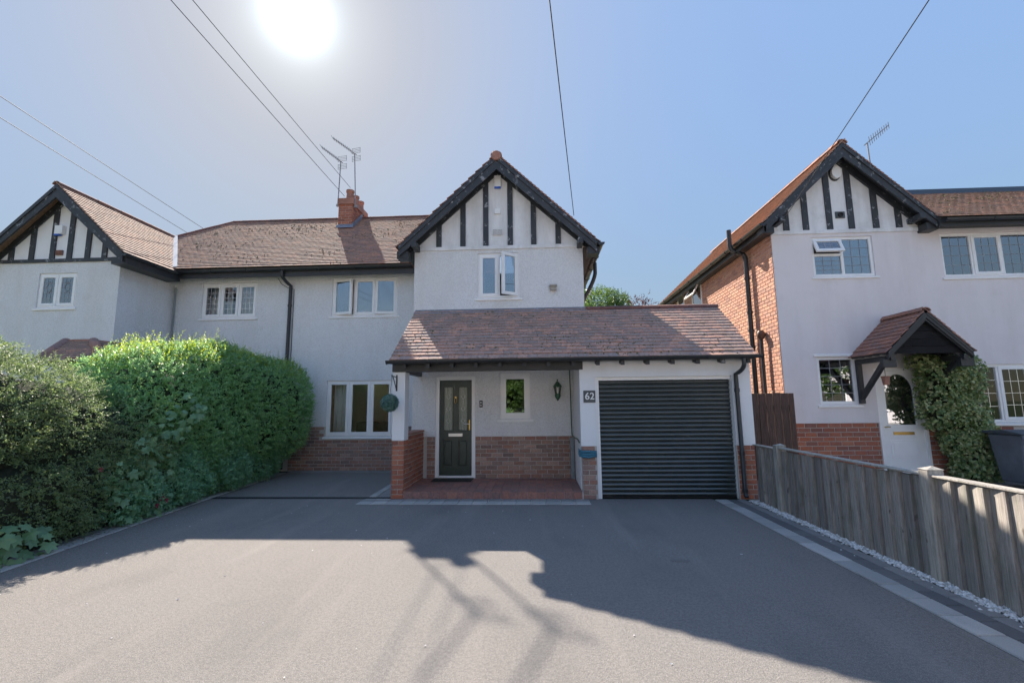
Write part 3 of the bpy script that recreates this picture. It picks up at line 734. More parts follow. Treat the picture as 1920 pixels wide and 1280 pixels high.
# gable triangle
hw_ = (GZ-.12-4.98)/GS
MB().extr([(GC-hw_, YG+.012, 4.98), (GC+hw_, YG+.012, 4.98), (GC, YG+.012, GZ-.12)], (0, .22, 0)).build('gable_panel', 'gable_render', H62)
def studs(parent, pxs, py, Y, cx, zt, s, z0, w=.115, mat='black_timber'):
    for px in pxs:
        x = onY(px, py, Y).x; a, b = x-w/2, x+w/2
        za, zb = zt-s*abs(a-cx)-.05, zt-s*abs(b-cx)-.05
        MB().extr([(a, Y-.022, z0), (b, Y-.022, z0), (b, Y-.022, zb), (a, Y-.022, za)], (0, .04, 0)).build('stud', mat, parent)
studs(H62, (823, 868, 911, 957, 1001, 1047), 462, YG, GC, GZ, GS, 4.99)
def barge(parent, cx, zt, s, hl, hr, y0, wall_y, depth=.24, name='barge_board', mat='black_timber', purlin=True, box=True):
    for sg, hw in ((-1, hl), (1, hr)):
        e = cx+sg*hw
        MB().extr([(cx, y0, zt-.02), (e, y0, zt-.02-s*hw), (e, y0, zt-.02-s*hw-depth*.85), (cx, y0, zt-.02-depth*1.25)], (0, .04, 0)).build(name, mat, parent)
        MB().extr([(cx, y0-.022, zt-.01), (e, y0-.022, zt-.01-s*hw), (e, y0-.022, zt-.01-s*hw-.085), (cx, y0-.022, zt-.01-.10)], (0, .03, 0)).build('barge_moulding', mat, parent)
        MB().extr([(cx, wall_y-.035, zt-.10), (e, wall_y-.035, zt-.10-s*hw), (e, wall_y-.035, zt-.10-s*hw-.13), (cx, wall_y-.035, zt-.10-.19)], (0, .05, 0)).build('inner_rafter', mat, parent)
        if purlin:
            px_ = cx+sg*(hw-.33); pz = zt-s*(hw-.33)-.31
            MB().box(px_-.055, px_+.055, y0-.06, wall_y+.05, pz-.06, pz+.06).build('purlin_end', mat, parent, bevel=.012)
        if box: MB().box(e-.06 if sg < 0 else e-.19, e+.19 if sg < 0 else e+.06, y0+.05, wall_y+.02, zt-s*hw-.26, zt-s*hw-.10).build('box_eave', 'black_plain', parent, bevel=.01)
barge(H62, GC, GZ, GS, 2.07, 2.07, 9.3, YG)
# roofs
E_ = GZ-GS*2.1
XQ = XP-.012
w62, fr = roof(H62, 'main_roof', [(XP, EY, EZ), (VX, EY, EZ), (-.77, VY, 6.9), (HX, RY, RZ), (XP, RY, RZ)], (1, 0, 0), seed=2, whole=lambda p: abs(p.x-XP) < .2)
moss(w62, fr, 520, 3, size=(.012, .028))
roof(H62, 'gable_roof', [(GC-2.1, 9.28, E_), (GC, 9.28, GZ), (GC, VY, GZ), (VX, EY, EZ), (GC-2.1, EY+(E_-EZ)/WS, E_)], (0, 1, 0), tile='tile_orange_att', seed=4)
roof(H62, 'gable_roof', [(GC+2.1, 9.28, E_), (GC+2.1, 17.2, E_), (GC, 17.2, GZ), (GC, VY, GZ), (GC, 9.28, GZ)], (0, 1, 0), tile='tile_orange_att', seed=5)
MB().extr([(HX, RY, RZ), (HX, 17.2, E_), (XP, 17.2, E_), (XP, RY, RZ)], (0, 0, -.06)).build('back_roof', 'tile_main_att', H62)
MB().extr([(HX, RY, RZ), (GC, VY, GZ), (GC, 2*RY-VY, GZ)], (0, 0, -.05)).build('hip_end', 'tile_main_att', H62)
ridge(w62, (XP, RY, RZ-.02), (HX, RY, RZ-.02), .11, .32)
ridge(w62, (GC, 9.27, GZ-.01), (GC, VY-.03, GZ-.01), .12, .33, 'tile_orange')
MB().lathe((GC, 9.262, GZ-.03), [(.001, -.012), (.10, -.012), (.11, 0), (.11, .03), (.001, .031)], 16, axis='y').build('ridge_end', 'terracotta', w62, smooth=True)
# shell behind
MB().box(GX1-.25, GX1, YG+.252, 16.2, 0, 4.98).build('side_wall', 'roughcast', H62)
MB().box(GX0, GX0+.25, YG+.252, YW, 0, 4.98).build('side_wall', 'roughcast', H62)
wall(MB(), XP, GX1-.252, 0, 4.95, 16.0, 16.25, [(-4.4, -2.5, .12, 2.3), (-5.9, -4.6, 3.3, 4.6)]).build('back_wall', 'roughcast', H62)  # rear openings added out of view so the sun lights the rooms
MB().box(XP, GX1-.252, YW+.26, 15.99, .01, .11).build('ground_floor', 'interior_wood', H62)
# wing wall
wall(MB(), XP, GX0, PLW, EZ-.06, YW, YW+.25, [ww, lw]).build('rendered_wall', 'roughcast', H62)
wp = wall(MB(), XP, GX0, 0, PLW, YW+.022, YW+.25, [lw]).build('brick_plinth', 'mortar', H62)
sbw = MB()
bricks(wp, (-6.25, YW+.010, .01), (1, 0, 0), (0, -1, 0), GX0+6.25-.02, PLW-.01, 'brick_old', course=.084,
       keep=lambda c, i: not (lw[0]-.13 < c.x < lw[1]+.13 and c.z > lw[2]-.10), stuff=(sbw, lambda c, i: c.x < -5.45))
tag(sbw.build('brickwork', 'brick_old_att', wp), kind='stuff')
# fascia, gutter, downpipe
MB().box(XP, GX0-.02, EY+.06, EY+.10, EZ-.24, EZ-.05).build('fascia', 'black_plain', H62)
MB().box(XP, GX0-.02, EY+.10, YW, EZ-.13, EZ-.10).build('soffit', 'black_plain', H62)
gutter(H62, (XP, EY, EZ-.05), (GX0-.08, EY, EZ-.03), .065)
X_ = XP+.04
pipe(H62, [(X_-.02, EY+.01, EZ-.10), (X_-.02, EY+.01, EZ-.22)]+bend((X_-.02, EY+.01, EZ-.24), (X_, EY+.15, EZ-.36), (X_+.05, YW-.06, EZ-.42))+[(X_+.05, YW-.06, EZ-.6), (X_+.05, YW-.06, .05)], .042, clips=[(X_+.05, YW-.06, 4.2), (X_+.05, YW-.06, 2.6)])
MB().tube([(X_-.33, YW-.015, EZ-.20), (X_-.22, YW-.02, EZ-.36), (X_-.05, YW-.015, EZ-.46), (X_+.12, YW-.015, EZ-.5), (X_+.13, YW-.015, 2.2)], .007, 5).build('cable', 'cable_black', H62)
for sg in (1,):
    gutter(H62, (GC+2.16, 9.26, E_-.02), (GC+2.16, 16.6, E_-.02), .06)
xr = GC+2.14
pipe(H62, [(xr+.05, 10.6, E_-.05), (xr+.05, 10.6, E_-.28)]+bend((xr+.05, 10.6, E_-.3), (xr+.02, 10.6, E_-.5), (xr-.2, 10.6, E_-.85))+[(GX1+.06, 10.6, E_-1.0), (GX1+.06, 10.6, 3.6)], .045)
# windows
window(H62, *ww, YW+.035, [(0, .335, 0, 1, math.radians(13), 'L'), (.335, .665, 0, 1, 0), (.665, 1, 0, 1, math.radians(6), 'R')], label='three light upper window with its end casements ajar', drop=.02)
window(H62, *lw, YW+.035, [(0, .333, 0, 1, 0), (.333, .667, 0, 1, 0), (.667, 1, 0, 1, 0)], glass='glass_clear', drop=.03)
window(H62, *gw, YG+.03, [(0, .5, 0, 1, 0), (.5, 1, 0, 1, math.radians(38), 'R')], label='gable window with its right casement swung open', drop=.02)
window(H62, *pw, YG+.03, [(0, 1, .0, 1, 0)], glass='glass', fw=.07, drop=.03)
# rooms behind the glass
MB().box(XP+.02, GX0+.2, YW+.3, 15.9, 2.55, 2.75).build('upper_floor', 'interior', H62)
MB().box(XP+.02, XP+.1, YW+.3, 15.95, .12, 4.96).build('room_wall', 'interior', H62)
MB().box(GX0+.26, GX1-.26, YG+.26, 14.5, 2.55, 2.75).build('upper_floor', 'interior', H62)
MB().box(GX0+.26, GX1-.26, 12.4, 12.5, 2.8, 5.0).build('room_wall', 'interior', H62)
MB().box(GX0+.26, GX1-.26, 11.9, 12.0, .02, 2.5).build('room_wall', 'interior', H62)
MB().box(XP+.02, GX1-.3, YW+.3, 16, 4.97, 5.03).build('ceiling', 'curtain', H62)
curtain(H62, lw[0]+.08, lw[0]+.45, lw[2]-.1, lw[3]+.05, YW+.30, 1)
curtain(H62, ww[0]+.03, ww[0]+.18, ww[2]-.1, ww[3]+.05, YW+.30, 2); curtain(H62, ww[1]-.2, ww[1]-.03, ww[2]-.1, ww[3]+.05, YW+.30, 3)
curtain(H62, gw[0]-.05, gw[0]+.12, gw[2]-.1, gw[3]+.05, YG+.34, 4)
cab = thing('sideboard', 'dark wooden sideboard in the room behind the ground floor window', 'sideboard', (-4.35, 12.9, 0))
MB().box(-4.95, -3.75, 12.7, 13.1, .1, 1.15).build('carcass', 'interior_wood', cab, bevel=.01)
for i in range(3): MB().box(-4.93+i*.4, -4.57+i*.4, 12.68, 12.7, .15, 1.1).build('cupboard_door', 'interior_wood', cab, bevel=.006)
for x in (-4.9, -3.8): MB().box(x-.03, x+.03, 12.75, 12.81, 0, .1).build('leg', 'interior_wood', cab)

# front door
fd = MB(); f_ = .075
fd.box(dX0, dX0+f_, YG+.02, YG+.10, dZ0, dZ1); fd.box(dX1-f_, dX1, YG+.02, YG+.10, dZ0, dZ1); fd.box(dX0+f_, dX1-f_, YG+.02, YG+.10, dZ1-f_, dZ1)
fd.box(dX0+f_, dX1-f_, YG+.0, YG+.12, dZ0, dZ0+.045)
DR = fd.build('front_door', 'upvc', H62, bevel=.005)
a, b, c, d = dX0+f_+.004, dX1-f_-.004, dZ0+.05, dZ1-f_-.004; Wd = b-a; Hd = d-c
gl_ = [(a+Wd*.14, a+Wd*.40, c+Hd*.47, c+Hd*.925), (a+Wd*.60, a+Wd*.86, c+Hd*.47, c+Hd*.925)]
pn_ = [(a+Wd*.12, a+Wd*.42, c+Hd*.09, c+Hd*.37), (a+Wd*.58, a+Wd*.88, c+Hd*.09, c+Hd*.37)]
wall(MB(), a, b, c, d, YG+.05, YG+.09, gl_+pn_).build('leaf', 'door_green', DR, bevel=.003)
for q in gl_:
    MB().box(q[0]-.003, q[1]+.003, YG+.062, YG+.076, q[2]-.003, q[3]+.003).build('pane', 'frosted', DR)
    tr = MB(); w_ = .018
    tr.box(q[0]-w_, q[1]+w_, YG+.040, YG+.050, q[3], q[3]+w_); tr.box(q[0]-w_, q[1]+w_, YG+.040, YG+.050, q[2]-w_, q[2]); tr.box(q[0]-w_, q[0], YG+.040, YG+.050, q[2], q[3]); tr.box(q[1], q[1]+w_, YG+.040, YG+.050, q[2], q[3])
    tr.build('glazing_trim', 'door_green', DR, bevel=.004)
    cx, h = (q[0]+q[1])/2, q[3]-q[2]; ld = MB(); y_ = YG+.059; hw = (q[1]-q[0])/2
    for fx in (-.62, .62): ld.tube([(cx+hw*fx, y_, q[2]), (cx+hw*fx, y_, q[3])], .0035, 4)
    for fz in (.22, .5, .78):
        z = q[2]+h*fz; r = hw*.45
        ld.tube([(cx, y_, z-r*1.5), (cx+r, y_, z), (cx, y_, z+r*1.5), (cx-r, y_, z), (cx, y_, z-r*1.5)], .0035, 4)
        ld.tube([(cx+r, y_, z), (cx+hw*.62, y_, z)], .003, 4); ld.tube([(cx-r, y_, z), (cx-hw*.62, y_, z)], .003, 4)
    for z0, z1 in ((.0, .14), (.30, .42), (.58, .70), (.86, 1)): ld.tube([(cx, y_, q[2]+h*z0), (cx, y_, q[2]+h*z1)], .0035, 4)
    ld.build('lead_pattern', 'silver', DR)
for q in pn_:
    MB().extr([(q[0], YG+.078, q[2]), (q[1], YG+.078, q[2]), (q[1], YG+.078, q[3]), (q[0], YG+.078, q[3])], (0, .008, 0)).build('panel_back', 'door_green', DR)
    i_ = .03; MB().box(q[0]+i_, q[1]-i_, YG+.052, YG+.078, q[2]+i_, q[3]-i_).build('panel', 'door_green', DR, bevel=.014)
MB().box(a+Wd*.28, a+Wd*.72, YG+.036, YG+.05, c+Hd*.402, c+Hd*.436).build('letterbox', 'silver', DR, bevel=.004)
kn = MB(); kx_, kz_ = a+Wd*.5, c+Hd*.79
kn.lathe((kx_, YG+.04, kz_+.05), [(.001, -.02), (.02, -.018), (.022, 0), (.001, .01)], 10, axis='y')
kn.tube([(kx_+math.sin(t_)*.022, YG+.03, kz_-.01+math.cos(t_)*.065) for t_ in [2*math.pi*k/12 for k in range(13)]], .008, 6)
kn.build('knocker', 'brass', DR, smooth=True)
hd = MB(); hx = b-.045; hz = c+Hd*.53
hd.box(hx-.014, hx+.014, YG+.036, YG+.05, hz-.12, hz+.09); hd.build('handle_plate', 'brass', DR, bevel=.004)
MB().tube([(hx, YG+.05, hz+.01), (hx, YG+.005, hz+.01), (hx-.03, YG-.002, hz+.01), (hx-.11, YG-.002, hz+.012)], .009, 8).build('handle', 'silver', DR, smooth=True)

# garage and porch
AX0, AX1 = onY(1089, 800, YA).x, onY(1411, 760, YA).x
ox0, ox1, oz1 = onY(1118, 800, YA).x, onY(1380, 820, YA).x, onY(1240, 705, YA).z
GT = onY(1240, 676, YA).z+.08
bz = onY(1105, 836, YA).z
wall(MB(), AX0, AX1, bz, GT, YA, YA+.22, [(ox0, ox1, -1, oz1)]).build('garage_front', 'smooth_render', H62, bevel=.012)
gpil = MB(); gpil.box(AX0+.016, ox0, YA+.02, YA+.22, 0, bz-.001); gpil.box(ox1, AX1-.016, YA+.02, YA+.22, 0, bz-.001)
gpi = gpil.build('garage_pier', 'mortar', H62)
bricks(gpi, (AX0+.012, YA+.008, .0), (1, 0, 0), (0, -1, 0), ox0-AX0-.02, bz, 'brick_old', course=.083)
bricks(gpi, (ox1+.01, YA+.008, .0), (1, 0, 0), (0, -1, 0), AX1-ox1-.02, bz, 'brick_red', course=.083)
MB().box(AX1-.22, AX1-.002, YA+.222, 12.5, 0, 2.45).build('garage_side', 'roughcast', H62)
MB().box(AX0, AX0+.2, YA+.222, YG+.02, .0, 2.45).build('garage_side', 'smooth_render', H62)
MB().box(GX1, AX1, 12.3, 12.5, 0, 2.3).build('garage_back', 'roughcast', H62)
fr_ = MB(); f_ = .055
gx0, gx1, gz1 = onY(1124, 800, YA+.12).x, onY(1373, 800, YA+.12).x, onY(1240, 712, YA+.12).z
fr_.box(ox0, gx0, YA+.06, YA+.16, 0, oz1); fr_.box(gx1, ox1, YA+.06, YA+.16, 0, oz1); fr_.box(gx0, gx1, YA+.06, YA+.16, gz1, oz1)
fr_.build('garage_door_frame', 'upvc', H62, bevel=.005)
GD = MB().box(gx0, gx1, YA+.15, YA+.16, .01, gz1).build('garage_door', 'roller_door', H62)
ns = 26; sh = (gz1-.02)/ns
prof = []
for k in range(11):
    t_ = k/10
    z = sh*t_; y = -.021*math.sin(math.pi*min(1, max(0, (t_-.10)/.90)))
    prof.append((z, y))
prof[0] = (0, .004); prof.append((sh, .004))
me = bpy.data.meshes.new('slat'); n_ = len(prof); L_ = gx1-gx0-.004
me.from_pydata([(0, y, z) for z, y in prof]+[(L_, y, z) for z, y in prof], [], [(i, i+1, n_+i+1, n_+i)[::-1] for i in range(n_-1)])
me.polygons.foreach_set('use_smooth', [True]*len(me.polygons)); me.set_sharp_from_angle(angle=math.radians(50)); me.materials.append(MATS['roller_door'])
for i in range(ns): mesh_obj('slat', me, GD, (gx0+.002, YA+.140, .02+i*sh))
MB().box(gx0+.01, gx1-.01, YA+.11, YA+.148, .004, .03).build('bottom_rail', 'cable_black', GD)

# porch column, dwarf wall, beam
cX0, cX1 = onY(733.5, 850, YA).x, onY(757, 850, YA).x
czb = onY(745, 826, YA).z
BZ0 = onY(900, 695, YA-.03).z; BZ1 = onY(900, 681, YA-.03).z
MB().box(cX0, cX1, YA, YA+.27, czb, BZ0).build('porch_column', 'smooth_render', H62, bevel=.008)
pb = MB().box(cX0+.014, cX1-.012, YA+.014, YA+.30, 0, czb-.001).build('porch_pier', 'mortar', H62)
bricks(pb, (cX0+.004, YA+.002, 0), (1, 0, 0), (0, -1, 0), cX1-cX0-.006, czb, 'brick_red', course=.083, length=.225, bond=.5)
dw = MB().box(cX0+.014, cX1-.012, YA+.302, YG+.02, 0, 1.06).build('dwarf_wall', 'mortar', H62)
bricks(dw, (cX1, YA+.004, 0), (0, 1, 0), (1, 0, 0), .27, czb, 'brick_red', course=.083, bond=.5)
bricks(dw, (cX1, YA+.275, 0), (0, 1, 0), (1, 0, 0), YG-YA-.28, 1.05, 'brick_red', course=.083, soldier=False)
MB().box(cX0, cX1+.012, YA+.32, YG-.005, 1.062, 1.10).build('coping', 'terracotta', dw, bevel=.008)
MB().box(cX0-.01, AX0+.06, YA-.03, YA+.12, BZ0+.001, BZ1+.06).build('porch_beam', 'black_plain', H62, bevel=.006)
MB().box(cX1, AX0, YA+.13, YG-.001, BZ0+.10, BZ0+.13).build('porch_ceiling', 'smooth_render', H62)
MB().box(cX0+.06, cX0+.16, YA+.28, YG, BZ0+.0, BZ0+.1).build('wall_plate', 'black_plain', H62)
# porch and garage roof
PE = onY(1000, 672, 7.95).z; PT = 3.53; PYE, PYT = 7.95, 9.58
rx0, rx1 = onY(731, 676, 7.95).x, onY(1421, 668, 7.95).x
pr, fr = roof(H62, 'porch_roof', [(rx0, PYE, PE), (rx1, PYE, PE), (rx1+.03, PYT, PT), (rx0, PYT, PT)], (1, 0, 0), tile='tile_porch_att', tile_obj='tile_porch', individual=300, gauge=.122, tw=.172, deck=.05, seed=8)
moss(pr, fr, 700, 9, bias=lambda a, b: .25+.75*(1 if .42 < a < .75 and b < .45 else .25), size=(.008, .022))
MB().extr([(GX1+.02, PYT, PT), (rx1+.03, PYT, PT), (rx1+.03, 12.6, 2.2), (GX1+.02, 12.6, 2.2)], (0, 0, -.06)).build('garage_back_roof', 'tile_porch_att', H62)
MB().extr([(rx1-.05, PYE+.12, PE-.02), (rx1-.05, PYT, PT-.06), (rx1-.05, 12.5, 2.15), (rx1-.05, 12.5, 2.0), (rx1-.05, PYE+.2, PE-.08)], (-.04, 0, 0)).build('verge_board', 'black_plain', H62)
ridge(pr, (GX1+.03, PYT+.02, PT-.005), (rx1+.03, PYT+.02, PT-.005), .105, .315)
MB().extr([(rx0-.01, YG-.10, PT-.03), (GX1, YG-.10, PT-.03), (GX1, YG-.011, PT+.035), (rx0-.01, YG-.011, PT+.035)], (0, -.008, .012)).build('flashing', 'lead_flashing', H62)
MB().box(rx0, GX1, YG-.010, YG-.001, PT-.02, PT+.075).build('upstand', 'lead_flashing', H62)
gutter(H62, (rx0-.04, PYE-.05, PE-.005), (rx1+.05, PYE-.05, PE+.01), .058, brackets=.8)
nr = 15
for i in range(nr):
    x = rx0+.25+(rx1-rx0-.4)*i/(nr-1)
    MB().extr([(x-.03, PYE-.0, PE-.13), (x-.03, PYE+.0, PE-.06), (x-.03, YA+.1, PE+.03), (x-.03, YA+.1, PE-.06)], (.06, 0, 0)).build('rafter_foot', 'black_timber', H62)
MB().box(rx0+.02, rx1-.05, PYE+.005, PYE+.03, PE-.06, PE-.015).build('fascia', 'black_plain', H62)
gx = onY(1391, 800, YA-.05).x
pipe(H62, [(gx+.03, PYE-.05, PE-.05), (gx+.03, PYE-.05, PE-.13)]+bend((gx+.03, PYE-.05, PE-.15), (gx+.03, PYE-.0, PE-.25), (gx-.035, YA-.045, PE-.30))+[(gx-.035, YA-.045, PE-.4), (gx-.02, YA-.045, .12), (gx-.02, YA-.09, .05)], .036, clips=[(gx-.033, YA-.045, 1.8), (gx-.025, YA-.045, .75), (gx-.02, YA-.045, .15)])
# quarry tiled step
st = MB().box(cX1-.01, AX0+.02, YA+.016, YG+.02, 0, .118).build('porch_step', 'mortar', H62)
sx0, sx1 = cX1+.002, AX0-.002; nxt = 20; tw_ = (sx1-sx0)/nxt
def qt(w, l):
    k = ('q', round(w, 3), round(l, 3))
    if k not in _brick:
        o_ = MB().box(0, w, 0, l, 0, .014); mm = bpy.data.meshes.new('floor_tile'); mm.from_pydata(o_.v, [], o_.f); mm.materials.append(MATS['quarry_tile']); _brick[k] = mm
    return _brick[k]
for i in range(nxt):
    for j in range(9):
        l_ = (YG-YA)/9; o = mesh_obj('floor_tile', qt(tw_-.005, l_-.005), st, (sx0+i*tw_, YA+.002+j*l_, .118+random.uniform(-.001, .001)))
    o = mesh_obj('riser_tile', qt(tw_-.005, .11), st, (sx0+i*tw_, YA+.016, .004)); o.rotation_euler = (math.pi/2, 0, 0)
tag(MB().box(dX0+.02, dX1-.02, YG-.47, YG-.05, .1335, .146).build('doormat', 'doormat', bevel=.004), 'dark rectangular doormat on the red tiled step before the front door', 'doormat')

# things fixed to the gable
def alarm(parent, c, w, h, d, body='upvc', foot=None, nm='alarm_box'):
    x, y, z = c
    o = MB().extr([(x-w/2, y, z+h/2), (x+w/2, y, z+h/2), (x+w/2, y, z-h*.3), (x+w*.36, y, z-h/2), (x-w*.36, y, z-h/2), (x-w/2, y, z-h*.3)], (0, -d, 0)).build(nm, body, parent, bevel=.01)
    if foot: MB().box(x-w*.34, x+w*.34, y-d*1.04, y-d*.2, z-h*.5, z-h*.27).build('strobe', foot, o, bevel=.006)
    return o
p = onY(933, 341, YG); al = thing('alarm_box', 'slim white alarm box at the apex of the central gable', 'alarm', (p.x, YG, p.z))
MB().box(p.x-.075, p.x+.075, YG-.05, YG-.001+.012, p.z-.13, p.z+.13).build('case', 'upvc', al, bevel=.008)
MB().box(p.x-.07, p.x+.07, YG-.054, YG, p.z-.165, p.z-.132).build('strobe', 'blue_plastic', al, bevel=.006)
p = onY(933, 397, YG); tag(MB().box(p.x-.065, p.x+.065, YG-.035, YG+.011, p.z-.055, p.z+.065).build('sensor_box', 'upvc', bevel=.008), 'small square white box between the middle studs of the central gable', 'box')
def grille(px, py, Y, w, h, label, mat='upvc', n=(8, 5)):
    p = onY(px, py, Y); r = thing('air_brick', label, 'vent', (p.x, Y, p.z))
    MB().box(p.x-w/2, p.x+w/2, Y-.006, Y+.011, p.z-h/2, p.z+h/2).build('back', 'cable_black', r)
    mb = MB()
    for i in range(n[0]+1): x = p.x-w/2+w*i/n[0]; mb.box(x-.004, x+.004, Y-.018, Y-.006, p.z-h/2-.006, p.z+h/2+.006)
    for i in range(n[1]+1): z = p.z-h/2+h*i/n[1]; mb.box(p.x-w/2, p.x+w/2, Y-.0165, Y-.0062, z-.004, z+.004)
    mb.build('grid', mat, r)
grille(933, 435, YG, .21, .12, 'pale gridded air brick between the middle studs of the central gable')
p = onY(1037, 540, YG); fv = thing('extractor_vent', 'small grey cowled vent on the wall beside the open gable window', 'vent', (p.x, YG, p.z))
MB().box(p.x-.08, p.x+.08, YG-.10, YG, p.z+.02, p.z+.06).build('cowl', 'grey_box', fv, bevel=.006)
MB().box(p.x-.065, p.x+.065, YG-.08, YG, p.z-.06, p.z+.019).build('body', 'grey_box', fv, bevel=.006)

# ------------------------------------------------------------------ chimney and aerials
_d = ray(647, 430); CY0 = (EZ-CAMH-EY*WS)/(_d.z/_d.y-WS); CY1 = CY0+1.2
cx0, cx1 = onY(634, 400, CY0).x, onY(661, 400, CY0).x
ctop = onY(640, 372, CY0).z
CH = MB().box(cx0+.012, cx1-.012, CY0+.012, CY1, 6.3, ctop-.2).build('chimney', 'mortar', H62)
sb_ = MB()
always = (sb_, lambda c, i: True)
bricks(CH, (cx0, CY0, 6.5), (1, 0, 0), (0, -1, 0), cx1-cx0, ctop-.2-6.5, 'brick_red', course=.08, stuff=always)
bricks(CH, (cx1, CY0, 6.5), (0, 1, 0), (1, 0, 0), CY1-CY0, ctop-.2-6.5, 'brick_red', course=.08, stuff=always)
tag(sb_.build('brickwork', 'brick_red_att', CH), kind='stuff')
MB().box(cx0-.03, cx1+.03, CY0-.03, CY1+.03, ctop-.199, ctop).build('cap', 'terracotta', CH, bevel=.012)
zc = EZ+(CY0-EY)*WS
MB().extr([(cx0-.02, CY0-.02, zc+.13), (cx1+.05, CY0-.02, zc+.13), (cx1+.05, CY0-.10, zc+.02), (cx0-.02, CY0-.10, zc+.02)], (0, .02, .035)).build('flashing', 'lead_flashing', CH)
MB().extr([(cx1+.004, CY0, zc-.02), (cx1+.004, min(CY1-.1, RY-.05), zc-.02+(min(CY1-.1, RY-.05)-CY0)*WS), (cx1+.004, min(CY1-.1, RY-.05), zc+.2+(min(CY1-.1, RY-.05)-CY0)*WS), (cx1+.004, CY0, zc+.2)], (.02, 0, 0)).build('flashing', 'lead_flashing', CH)
for i, y in enumerate((CY0+.2, CY0+.62, CY0+1.04)):
    MB().lathe(((cx0+cx1)/2+.05, y, ctop), [(.13, 0), (.12, .04), (.105, .25), (.125, .27), (.125, .34), (.10, .35), (.10, .20)], 14).build('chimney_pot', 'terracotta', CH, smooth=True)
def aerial(label, foot, top, boom, n=9, s=1.0, mat='aerial_metal', box=True):
    foot, top, boom = V(foot), V(top), V(boom)
    r = thing('tv_aerial', label, 'aerial', foot, 'rooftop aerials' if False else None)
    MB().tube([foot, top], .017, 8).build('mast', mat, r, smooth=True)
    d = boom.normalized(); a = top-d*.10; b = top+boom
    MB().tube([a, b], .013, 6).build('boom', mat, r)
    sd = d.cross(V((0, 0, 1))).normalized(); up = sd.cross(d)
    for i in range(n):
        c = a+(b-a)*(.22+.78*i/(n-1)); L = (.16-.05*i/n)*s
        MB().bar(c-sd*L*.55-up*L*.8, c+sd*L*.55+up*L*.8, .011, .011).build('director', mat, r)
    if box:
        for sg in (-1, 1):
            c = a+up*sg*.13*s+d*.02
            mb = MB()
            for k in range(4): mb.bar(c-sd*.16*s+up*(k-1.5)*.05*s, c+sd*.16*s+up*(k-1.5)*.05*s, .008, .008)
            for e in (-1, 1): mb.bar(c+sd*e*.15*s-up*.09*s, c+sd*e*.15*s+up*.09*s, .008, .008)
            mb.build('reflector', mat, r)
    MB().box(foot.x-.04, foot.x+.04, foot.y-.03, foot.y+.03, foot.z-.02, foot.z+.05).build('bracket', mat, r)
    return r
f1 = V((cx0-.045, CY0+.05, ctop-.22)); t1 = onY(637, 303, CY0+.05); t1.x = f1.x+.04
aerial('lower toothed aerial on the left corner of the brick chimney', f1, t1, onY(603, 276, 12.6)-t1)
f2 = V((cx1+.045, CY0+.10, ctop-.25)); t2 = onY(665, 288, CY0+.1)
aerial('taller toothed aerial on the right corner of the brick chimney', f2, t2, onY(624, 259, 12.6)-t2)

# ------------------------------------------------------------------ small things on the front of 62
p = onY(902, 757, YG); db = thing('doorbell', 'small black keypad doorbell on the white wall right of the front door', 'doorbell', (p.x, YG, p.z))
MB().box(p.x-.032, p.x+.032, YG-.022, YG, p.z-.07, p.z+.07).build('case', 'black_plastic', db, bevel=.008)
for dz in (-.028, .028): MB().box(p.x-.014, p.x+.014, YG-.027, YG-.021, p.z+dz-.014, p.z+dz+.014).build('button', 'white_letter', db, bevel=.004)
# wall lantern
p = onY(1045, 731, YG); LN = thing('wall_lantern', 'dark green carriage lantern on the porch wall beside the small window', 'lantern', (p.x, YG, p.z-.2))
lx, ly, lz = p.x, YG-.115, p.z
MB().lathe((lx, ly, lz), [(.012, .215), (.014, .19), (.006, .18), (.022, .165), (.05, .13), (.085, .075), (.088, .06), (.07, .055)], 6).build('roof', 'hose_green', LN)
MB().lathe((lx, ly, lz), [(.068, .055), (.044, -.075)], 6).build('glass', 'lantern_glass', LN)
mb = MB()
for k in range(6):
    t_ = 2*math.pi*k/6; mb.bar((lx+math.cos(t_)*.071, ly+math.sin(t_)*.071, lz+.058), (lx+math.cos(t_)*.047, ly+math.sin(t_)*.047, lz-.078), .010, .010)
mb.build('cage', 'hose_green', LN)
MB().lathe((lx, ly, lz), [(.05, -.075), (.058, -.09), (.058, -.115), (.05, -.15), (.024, -.19), (.018, -.205), (.001, -.225)], 12).build('base', 'hose_green', LN, smooth=True)
mb = MB(); mb.lathe((lx, YG, lz-.10), [(.001, -.018), (.05, -.016), (.055, 0)], 12, axis='y'); mb.tube([(lx, YG-.01, lz-.12), (lx, YG-.06, lz-.15), (lx, ly, lz-.12)], .014, 8)
mb.build('arm', 'hose_green', LN, smooth=True)
MB().lathe((lx, ly, lz), [(.001, .03), (.016, .01), (.018, -.03), (.012, -.06), (.012, -.075)], 10).build('bulb', 'white_letter', LN, smooth=True)
# house number plaque
p = onY(1105, 743, YA); s_ = .205
sg = thing('number_sign', 'square slate plaque reading 62 on the white garage pier', 'sign', (p.x, YA, p.z))
MB().box(p.x-s_/2, p.x+s_/2, YA-.016, YA-.0005, p.z-s_/2, p.z+s_/2).build('plate', 'sign_slate', sg, bevel=.003)
tx = bpy.data.curves.new('digits', 'FONT'); tx.body = '62'; tx.size = .165; tx.align_x = 'CENTER'; tx.align_y = 'CENTER'; tx.extrude = .003; tx.offset = .0022; tx.space_character = 1.02
to = bpy.data.objects.new('digits_src', tx); COL.objects.link(to)
dg = bpy.context.evaluated_depsgraph_get(); me = bpy.data.meshes.new_from_object(to.evaluated_get(dg)); bpy.data.objects.remove(to)
me.materials.clear(); me.materials.append(MATS['white_letter'])
do = mesh_obj('digits', me, sg, (p.x+.004, YA-.0195, p.z)); do.rotation_euler = (math.pi/2, 0, 0)
